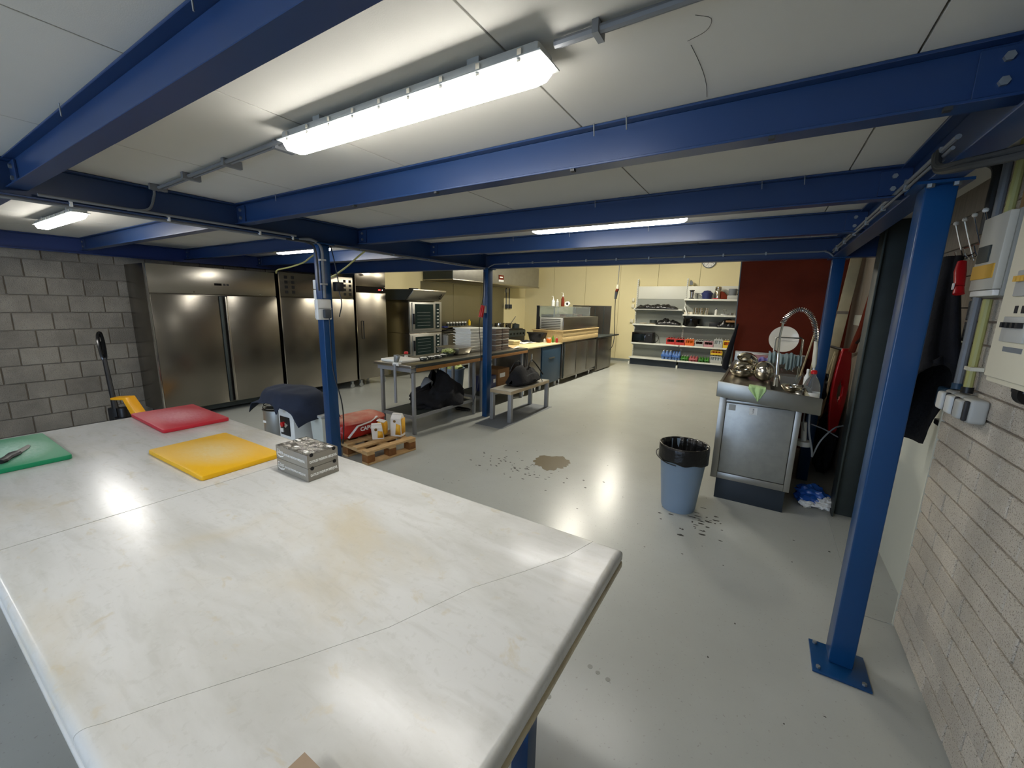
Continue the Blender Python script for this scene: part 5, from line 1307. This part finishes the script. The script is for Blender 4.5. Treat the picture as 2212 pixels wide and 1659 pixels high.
obj('spray_handle', MB().tube([(.372,4.1,1.385),(.378,4.1,1.33),(.385,4.1,1.20),(.387,4.1,1.17)],[.013,.015,.017,.010],12), 'cream_plastic', t)
obj('grip_metal', MB().tube([(.386,4.1,1.17),(.388,4.1,1.13)],.009,10), 'chrome', t)
obj('knob', MB().cyl((.143,4.06,1.08),(.143,4.02,1.08),.014,n=10), 'chrome', t)
# bowls
def bowl(lbl,c,r,rot=(0,0,0),m='steel_bowl',depth=.75,lid=False):
    t = thing('mixing_bowl',lbl,'bowl',c)
    P = [(0,0)]+[(r*math.sin(a*PI/2/8),r*depth*(1-math.cos(a*PI/2/8))) for a in range(1,9)]
    P += [(r*1.03,r*depth),(r*1.03,r*depth-.003)]+[(r*.97*math.sin(a*PI/2/8),.004+r*depth*(1-math.cos(a*PI/2/8))) for a in range(7,0,-1)]+[(0,.004)]
    obj('bowl', MB().lathe(P,c,32,rot), m, t)
    return t
zb = rz_(.04,4.3)-.02
bowl('upside-down steel bowl on top of its twin, right of the pile',(.045,4.28,zb+.185),.088,(PI,0,0),depth=1.05)
bowl('lower steel bowl under its upside-down twin, right of the pile',(.045,4.28,zb),.088,(0,0,0),depth=1.05)
bowl('tilted steel bowl on top of the left bowl pile',(-.065,4.42,zb+.222),.095,(2.7,.45,0),depth=.85)
bowl('middle steel bowl tilted in the left bowl pile',(-.135,4.38,zb+.16),.09,(2.8,-.3,0),depth=.8)
bowl('bottom steel bowl of the left bowl pile',(-.12,4.35,zb+.002),.11,(0,0,0),depth=.7)
bowl('small steel bowl by the clear bottle on the sink edge',(.245,3.80,rz_(.24,3.8)-.02+.016),.078,(0,0,0),depth=.75)
obj('pan_lid', MB().lathe([(0,.03),(.012,.028),(.012,.015),(.05,.008),(.058,0),(0,0)],(.315,3.76,rz_(.3,3.76)+.03),18,(.9,.3,0)), 'steel_bowl', label='small steel lid beside the clear bottle', cat='lid')
# clear bottle
zb2 = rz_(.36,3.80)-.02
t = thing('plastic_bottle','large clear bottle with red cap on the sink counter','bottle',(.365,3.80,zb2))
obj('bottle', MB().lathe([(0,0),(.055,0),(.058,.01),(.058,.06),(.054,.10),(.040,.14),(.018,.175),(.016,.19),(0,.19)],(.365,3.80,zb2),24), 'clear_plastic', t)
obj('label_band', MB().lathe([(.0565,.012),(.0590,.012),(.0590,.05),(.0565,.05),(.0565,.012)],(.365,3.80,zb2),24), 'white_print', t)
obj('cap', MB().lathe([(0,.19),(.02,.19),(.021,.21),(.015,.218),(0,.218)],(.365,3.80,zb2),14), 'red_plastic', t)
bottle('white bottle cap behind the red-capped bottle',.335,3.90,rz_(.33,3.9)-.02,.02,.21,'white_plastic',1)
# plate and dish rack
t = thing('dish_rack','steel wire dish rack at the back of the sink','rack',(.2,4.5,1.0))
m = MB()
zr = rz_(.2,4.5)-.02
for yy in (4.46,4.60): m.tube([(.105,yy,zr),(.105,yy,1.375),(.120,yy,1.385),(.300,yy,1.385),(.315,yy,1.375),(.315,yy,zr)],.006,6)
for xx in (.105,.315): m.tube([(xx,4.46,zr+.16),(xx,4.60,zr+.16)],.005,6)
for k in range(6): m.tube([(.105+.042*k,4.46,zr+.10),(.105+.042*k,4.60,zr+.10)],.004,6)
obj('wires', m, 'chrome', t)
t = thing('plate','large cream plate standing in the dish rack','plate',(.17,4.53,1.26))
obj('plate', MB().lathe([(0,0),(.065,0),(.07,.004),(.11,.016),(.118,.018),(.118,.022),(.108,.02),(.068,.008),(.062,.006),(0,.006)],(.165,4.52,1.365),40,(PI/2-.12,0,.10)), 'white_ceramic', t)
t = thing('colander','clear plastic colander below the hanging cloths','colander',(.24,4.3,1.0))
obj('colander', MB().lathe([(0,0),(.06,0),(.085,.09),(.09,.09),(.062,.004),(0,.004)],(.245,4.28,rz_(.245,4.28)-.02),24), 'clear_plastic', t)
def cloth(lbl,x0,x1,y,ztop,h,m,seed):
    def fn(u,v):
        a = x0+(x1-x0)*u
        n_ = noise.noise(Vector((u*5+seed,v*1.5,seed)))
        return (a, y+.018*math.sin(u*13+seed)*(.3+v)+.03*(.5-v if v<.15 else 0), ztop-h*v*(1+.25*n_)+.008*math.sin(u*9+seed))
    return obj('dish_cloth', MB().grid(fn,20,14), m, label=lbl, cat='cloth', solid=.005, sharp=180)
cloth('pale teal dish cloth hung left of the faucet',.065,.125,4.40,1.25,.10,'teal_cloth',1)
cloth('grey-green dish cloth hung in the middle of the rack',.15,.235,4.40,1.24,.10,'teal_cloth',2)
cloth('long grey-green dish cloth hanging lowest on the rack',.205,.265,4.375,1.25,.15,'teal_cloth',3)
cloth('grey-green dish cloth at the right end of the rack',.27,.32,4.40,1.23,.09,'teal_cloth',4)
cloth('violet cloth draped on the back rim of the sink',-.01,.09,5.0,1.135,.055,'violet',5)
t = thing('pink_tray','thin pink plastic tray edge behind the bowls','tray',(0,5.2,1.12))
obj('tray', MB().box(-.18,.09,5.35,5.4,1.02,1.125), 'pink_wrap', t, bevel=.002)
# green cloth over the apron
def gc(u,v):
    # u across, v from the counter over the rim and down
    w = 1-.75*max(0,v-.45)/.55
    x = -.045+.115*(.5+(u-.5)*w)+(.02*max(0,v-.5))
    za = rz_(x,3.6)+.024
    if v < .3: y = 3.66-.07*v/.3; z = za+.004
    else: y = 3.588-.006*math.sin(u*12); z = za-.105*(v-.3)/.7*(1-.25*abs(u-.55)*2)
    return (x, y-.004*math.sin(u*14)*v, z+.003*noise.noise(Vector((u*8,v*8,2))))
obj('green_cloth', MB().grid(gc,22,22), 'green_cloth', label='light green cloth hanging over the sink apron', cat='cloth', solid=.006, sharp=180)
# black thing hanging at the far left sink end
obj('black_coat', MB().tube(spline([(-.285,5.60,1.46),(-.31,5.58,1.3),(-.335,5.55,1.12),(-.36,5.50,.98),(-.35,5.48,.90)],6),[.012]*6+[.022]*6+[.035]*6+[.05]*7,12) if False else MB().tube([(-.272,5.60,1.46),(-.295,5.58,1.32),(-.322,5.55,1.16),(-.345,5.52,1.02),(-.345,5.5,.93),(-.33,5.5,.90)],[.010,.022,.032,.040,.036,.008],12), 'black_cloth', label='long black bag hanging at the far left end of the sink', cat='bag')
# bin
t = thing('waste_bin','blue-grey round bin with black liner beside the sink counter','bin',(-.43,3.38,0))
bc = (-.432,3.385)
obj('bin_body', MB().lathe([(0,.0),(.125,.0),(.132,.02),(.178,.50),(.186,.52),(.186,.54),(.175,.54),(.125,.03),(0,.02)],(bc[0],bc[1],0),40), 'bin_grey', t)
def lin_(u,v):
    a = 2*PI*u; wv = noise.noise(Vector((math.cos(a)*3,math.sin(a)*3,v*2)))
    if v < .35: r = .189+.003*wv; z = .42+.13*v/.35+.012*noise.noise(Vector((math.cos(a)*2,math.sin(a)*2,0)))*(1-v/.35)-.01*math.sin(a)*(1-v/.35)
    elif v < .45: r = .186-.01*(v-.35)/.1; z = .553
    else: r = .172-.06*(v-.45)/.55+.012*wv+.006*math.sin(a*17); z = .55-.42*(v-.45)/.55
    return (bc[0]+r*math.cos(a), bc[1]+r*math.sin(a), z)
obj('liner', MB().grid(lin_,90,20), 'liner', t, solid=.0015, sharp=180)
obj('bin_handle', MB().tube(spline([(bc[0]-.188,bc[1]+.02,.47),(bc[0]-.205,bc[1]-.02,.46),(bc[0]-.18,bc[1]-.09,.44),(bc[0]-.10,bc[1]-.165,.425),(bc[0]-.02,bc[1]-.188,.42)],6),.004,6), 'black', t)
# blue bag on the floor
t = thing('plastic_bag','crumpled blue and white plastic bag on the floor by the dark column','bag',(.56,4.12,0))
obj('blue_part', MB().blob((.52,4.12,.07),(.12,.10,.085),.45,3,4,2.6,flat=.002), 'bag_blue', t, sharp=50)
obj('white_part', MB().blob((.60,4.06,.05),(.07,.07,.05),.5,8,4,3,flat=.002).blob((.48,4.02,.03),(.05,.04,.03),.5,5,3,3,flat=.002), 'white_print', t, sharp=50)

# ---------------------------------------------------------------- tools and timber on the right wall beyond the column
t = thing('timber_boards','grey-brown timber boards fixed upright on the right wall','boards',(.78,5.2,0))
for i,(a,b,z1) in enumerate(((4.45,4.85,2.0),(4.86,5.25,2.25),(5.26,5.75,2.25))):
    obj('board', MB().box(.775,.798,a,b,.1,z1), 'plank_grey', t, bevel=.002)
obj('white_tape', MB().box(.772,.775,4.75,5.4,1.50,1.60), 'cream_panel', t)
t = thing('wooden_pole','pale wooden plank leaning upright beside the far blue post','plank',(.62,5.5,0))
obj('plank', MB().beam((.705,5.40,2.20),(.60,5.45,.30),.045,.09,(1,0,0)), 'pole_wood', t, bevel=.003)
obj('tie', MB().obox((.668,5.42,1.62),(.10,.06,.03)), 'plank_grey', t)
t = thing('broom','pale broom handle leaning behind the sink spray','broom',(.42,5.0,0))
obj('handle', MB().beam((.44,5.02,1.45),(.355,5.0,.85),.05,.012,(1,0,0)), 'pole_wood', t, bevel=.003)
obj('handle', MB().tube([(.475,5.06,1.42),(.455,5.04,.9)],.012,8), 'pole_wood', t)
t = thing('pipework','grey pipe with brass valve on the right wall by the column','pipe',(.74,4.35,0))
obj('pipe', MB().tube([(.735,4.42,2.27),(.735,4.40,1.95)],.018,10), 'conduit', t)
obj('pipe', MB().tube([(.735,4.36,1.72),(.735,4.34,1.35)],.02,10), 'conduit', t)
obj('valve', MB().tube([(.735,4.40,1.95),(.735,4.37,1.72)],.010,8).box(.70,.75,4.33,4.43,1.88,1.93).box(.70,.75,4.32,4.42,1.76,1.79), 'brown_print', t, bevel=.003)
t = thing('red_shovel','long red plastic shovel with a hole hanging on the right wall','shovel',(.70,4.7,.5))
def sh(u,v):
    s = 2*u-1; w = .115*math.sin(PI*min(1,.12+.80*v))**.7
    return (.665+s*w*.55, 4.74+s*w*.62, 1.30-.80*v)
N1,N2 = 16,30
mm = MB(); 
V = [sh(i/N1,j/N2) for j in range(N2+1) for i in range(N1+1)]
F = []
for j in range(N2):
    for i in range(N1):
        uc,vc = (i+.5)/N1,(j+.5)/N2
        if ((uc-.5)/.20)**2+((vc-.50)/.13)**2 < 1: continue
        F.append((j*(N1+1)+i,j*(N1+1)+i+1,(j+1)*(N1+1)+i+1,(j+1)*(N1+1)+i))
obj('blade', mm.add(V,F), 'red_plastic', t, solid=.02, sharp=60)
obj('handle', MB().tube([(.70,4.72,1.28),(.715,4.60,1.50),(.73,4.52,1.80)],[.028,.020,.018],10), 'red_brown', t)
obj('strap', MB().tube([(.71,4.64,1.36),(.72,4.56,1.40),(.73,4.50,1.38)],.012,6), 'black', t)
t = thing('broom','dark broom and pole bundle tied to the boards behind the sink','broom',(.62,5.2,0))
obj('pole', MB().tube([(.66,5.30,1.22),(.55,5.20,.5)],.014,8).tube([(.64,5.1,1.2),(.60,5.05,.6)],.012,8), 'pole_wood', t)
obj('bristles', MB().blob((.60,5.15,.80),(.05,.09,.20),.35,5), 'black_cloth', t)
obj('tie', MB().tube([(.62,5.32,1.27),(.70,5.10,1.26),(.74,4.92,1.27)],.014,6), 'black', t)
t = thing('dark_bag','dark heap of sacks under the tools beside the sink','sack',(.60,5.0,0))
obj('heap', MB().blob((.67,5.15,.28),(.09,.32,.30),.3,6,4,2,flat=.002), 'black_cloth', t)

# ---------------------------------------------------------------- services on the brick wall
XWL = XR
t = thing('fuse_cabinet','large cream fuse cabinet on the brick wall at the right edge','cabinet',(.70,1.7,1.4))
obj('case', MB().box(.645,XWL,1.38,1.955,1.41,2.03), 'cream_plastic', t, bevel=.006)
obj('door', MB().box(.632,.645,1.40,1.935,1.43,2.02), 'cream_plastic', t, bevel=.004)
for (y0,z0,n) in ((1.735,1.545,4),(1.72,1.68,5)):
    br = obj('breaker_row', MB().box(.624,.632,y0,y0+.135,z0,z0+.075), 'grey_plastic', t, bevel=.002)
    for k in range(n): obj('breaker_switch', MB().box(.612,.624,y0+.012+k*.118/n,y0+.030+k*.118/n-.004,z0+.042,z0+.058), 'black' if n==4 else 'yellow_sign', br)
obj('label_strip', MB().box(.6305,.632,1.74,1.85,1.515,1.530), 'grey_matte', t)
for (a,b) in ((1.83,1.64),(1.79,1.64),(1.74,1.64)): obj('cable_mark', MB().box(.630,.632,a-.008,a+.008,b-.010,b+.012), 'black', t)
obj('gland', MB().lathe([(.012,0),(.035,0),(.035,.02),(.012,.02),(.012,0)],(.72,1.90,1.385),18,(PI/2,0,.3)).lathe([(0,0),(.03,0),(.03,.024),(0,.024)],(.72,1.90,1.386),18), 'black', t)
t = thing('distribution_box','grey and white distribution box above the sockets','box',(.72,2.24,1.69))
obj('case', MB().box(.69,XWL,2.135,2.345,1.69,1.985), 'box_side', t, bevel=.005)
obj('cover', MB().box(.668,.69,2.14,2.34,1.715,1.98), 'box_grey', t, bevel=.003)
obj('window', MB().box(.662,.668,2.22,2.315,1.815,1.875), 'dark_steel', t, bevel=.001)
obj('warning_label', MB().box(.664,.668,2.16,2.335,1.755,1.805), 'yellow_sign', t)
obj('bottom_cap', MB().box(.672,.69,2.145,2.335,1.692,1.713), 'white_plastic', t, bevel=.003)
t = thing('socket_row','row of grey weatherproof sockets on the brick wall','socket',(.73,2.4,1.2))
for i,(y0,m_) in enumerate(((2.23,'grey_plastic'),(2.325,'grey_plastic'),(2.42,'grey_plastic'),(2.515,'blue_cabinet'))):
    s_ = obj('socket', MB().box(.715,XWL-.001,y0,y0+.088,1.205,1.30), m_, t, bevel=.012, bseg=3)
    if i < 3: obj('lid_gap', MB().box(.700,.716,y0+.002,y0+.019,1.213,1.294), 'coat_lining', s_, bevel=.006)
    if i < 3: obj('lid', MB().box(.690,.716,y0+.02,y0+.078,1.215,1.292), 'white_plastic' if i else 'grey_plastic', s_, bevel=.01, bseg=3)
t = thing('pipework','yellow pipe running down the brick wall to the sockets','pipe',(.745,2.40,1.3))
obj('pipe', MB().tube([(.745,2.40,2.27),(.745,2.40,2.0)],.014,10), 'cable_yellow', t)
obj('pipe', MB().tube([(.745,2.395,1.685),(.745,2.385,1.32)],.014,10), 'cable_yellow', t)
obj('ferrule', MB().cyl((.745,2.385,1.305),(.745,2.386,1.33),.019,n=12), 'black', t)
obj('clip', MB().box(.728,.768,2.35,2.41,1.40,1.415), 'cream_plastic', t)
t = thing('pipework','grey pipe running down the brick wall behind the coat','pipe',(.745,2.50,1.3))
obj('pipe', MB().tube([(.745,2.51,2.27),(.745,2.49,1.32)],.014,10), 'conduit', t)
obj('ferrule', MB().cyl((.745,2.49,1.305),(.745,2.491,1.33),.019,n=12), 'blue_cabinet', t)
t = thing('pipework','thick black pipe rising above the grey distribution box','pipe',(.745,2.56,2.0))
obj('pipe', MB().tube(spline([(.745,2.58,1.96),(.745,2.585,2.1),(.745,2.60,2.22),(.70,2.62,2.26),(.62,2.62,2.26)],6),.018,10), 'conduit_dark', t)
t = thing('pipework','thin brown pipe beside the yellow pipe above the box','pipe',(.75,2.30,2.0))
for b in (2.31,2.22): obj('pipe', MB().tube([(.752,b,1.986),(.752,b+.01,2.27)],.011,8), 'brown_print', t)
# hooks and coat
t = thing('coat_rack','chrome wire coat hooks with white knobs on the brick wall','coat rack',(.72,2.65,1.85))
m = MB().tube([(.755,2.42,1.93),(.755,2.80,1.93)],.004,6).tube([(.755,2.42,1.89),(.755,2.80,1.89)],.004,6)
for a in (2.46,2.56,2.66,2.76):
    m.tube(spline([(.755,a,1.86),(.74,a,1.90),(.715,a-.005,1.97),(.695,a-.01,2.03)],5),.0035,6)
    m.tube(spline([(.755,a,1.90),(.72,a,1.86),(.70,a,1.87),(.69,a,1.90)],5),.0035,6)
obj('wire', m, 'chrome', t)
for a in (2.46,2.56,2.66,2.76):
    obj('knob', MB().lathe([(0,-.010),(.008,-.006),(.010,0),(.008,.006),(0,.010)],(.695,a-.01,2.035),12), 'white_plastic', t)
def coatf(u,v):
    a = 2*PI*u
    w = .05+.17*min(1,v*1.7)**.8+.03*v; dpt = .03+.055*min(1,v*2)
    n_ = 1+.12*math.sin(a*5+v*3)+.12*noise.noise(Vector((math.cos(a)*2,math.sin(a)*2,v*3)))
    z = 1.88-.93*v
    y = 2.68+.10*v + w*math.cos(a)*n_
    if v > .45: z += .50*((v-.45)/.55)**1.3*max(0,.25-math.cos(a)*.9)*.85
    return (.69+dpt*math.sin(a)*n_ , y, z)
obj('dark_coat', MB().grid(coatf,48,28), 'coat_navy', label='dark navy coat hanging on the wire hooks behind the near post', cat='coat', solid=.006, sharp=180)
t = thing('flashlight','red torch hanging beside the dark coat','torch',(.66,2.40,1.68))
obj('body', MB().tube([(.655,2.425,1.835),(.652,2.41,1.795),(.652,2.385,1.735)],[.014,.019,.016],12), 'red_plastic', t)
obj('head', MB().tube([(.652,2.384,1.733),(.652,2.375,1.705)],[.015,.018],12), 'red_plastic', t)
obj('sticker', MB().obox((.634,2.384,1.735),(.004,.014,.025)), 'white_print', t)
t = thing('niche_pipe','grey pipe with valve in the cream niche beside the bricks','pipe',(.83,2.78,.5))
obj('pipe', MB().tube([(.835,2.74,1.2),(.835,2.74,.62)],.018,10), 'conduit', t)
obj('valve', MB().box(.80,.85,2.72,2.86,1.07,1.10), 'grey_dark_plastic', t, bevel=.006)
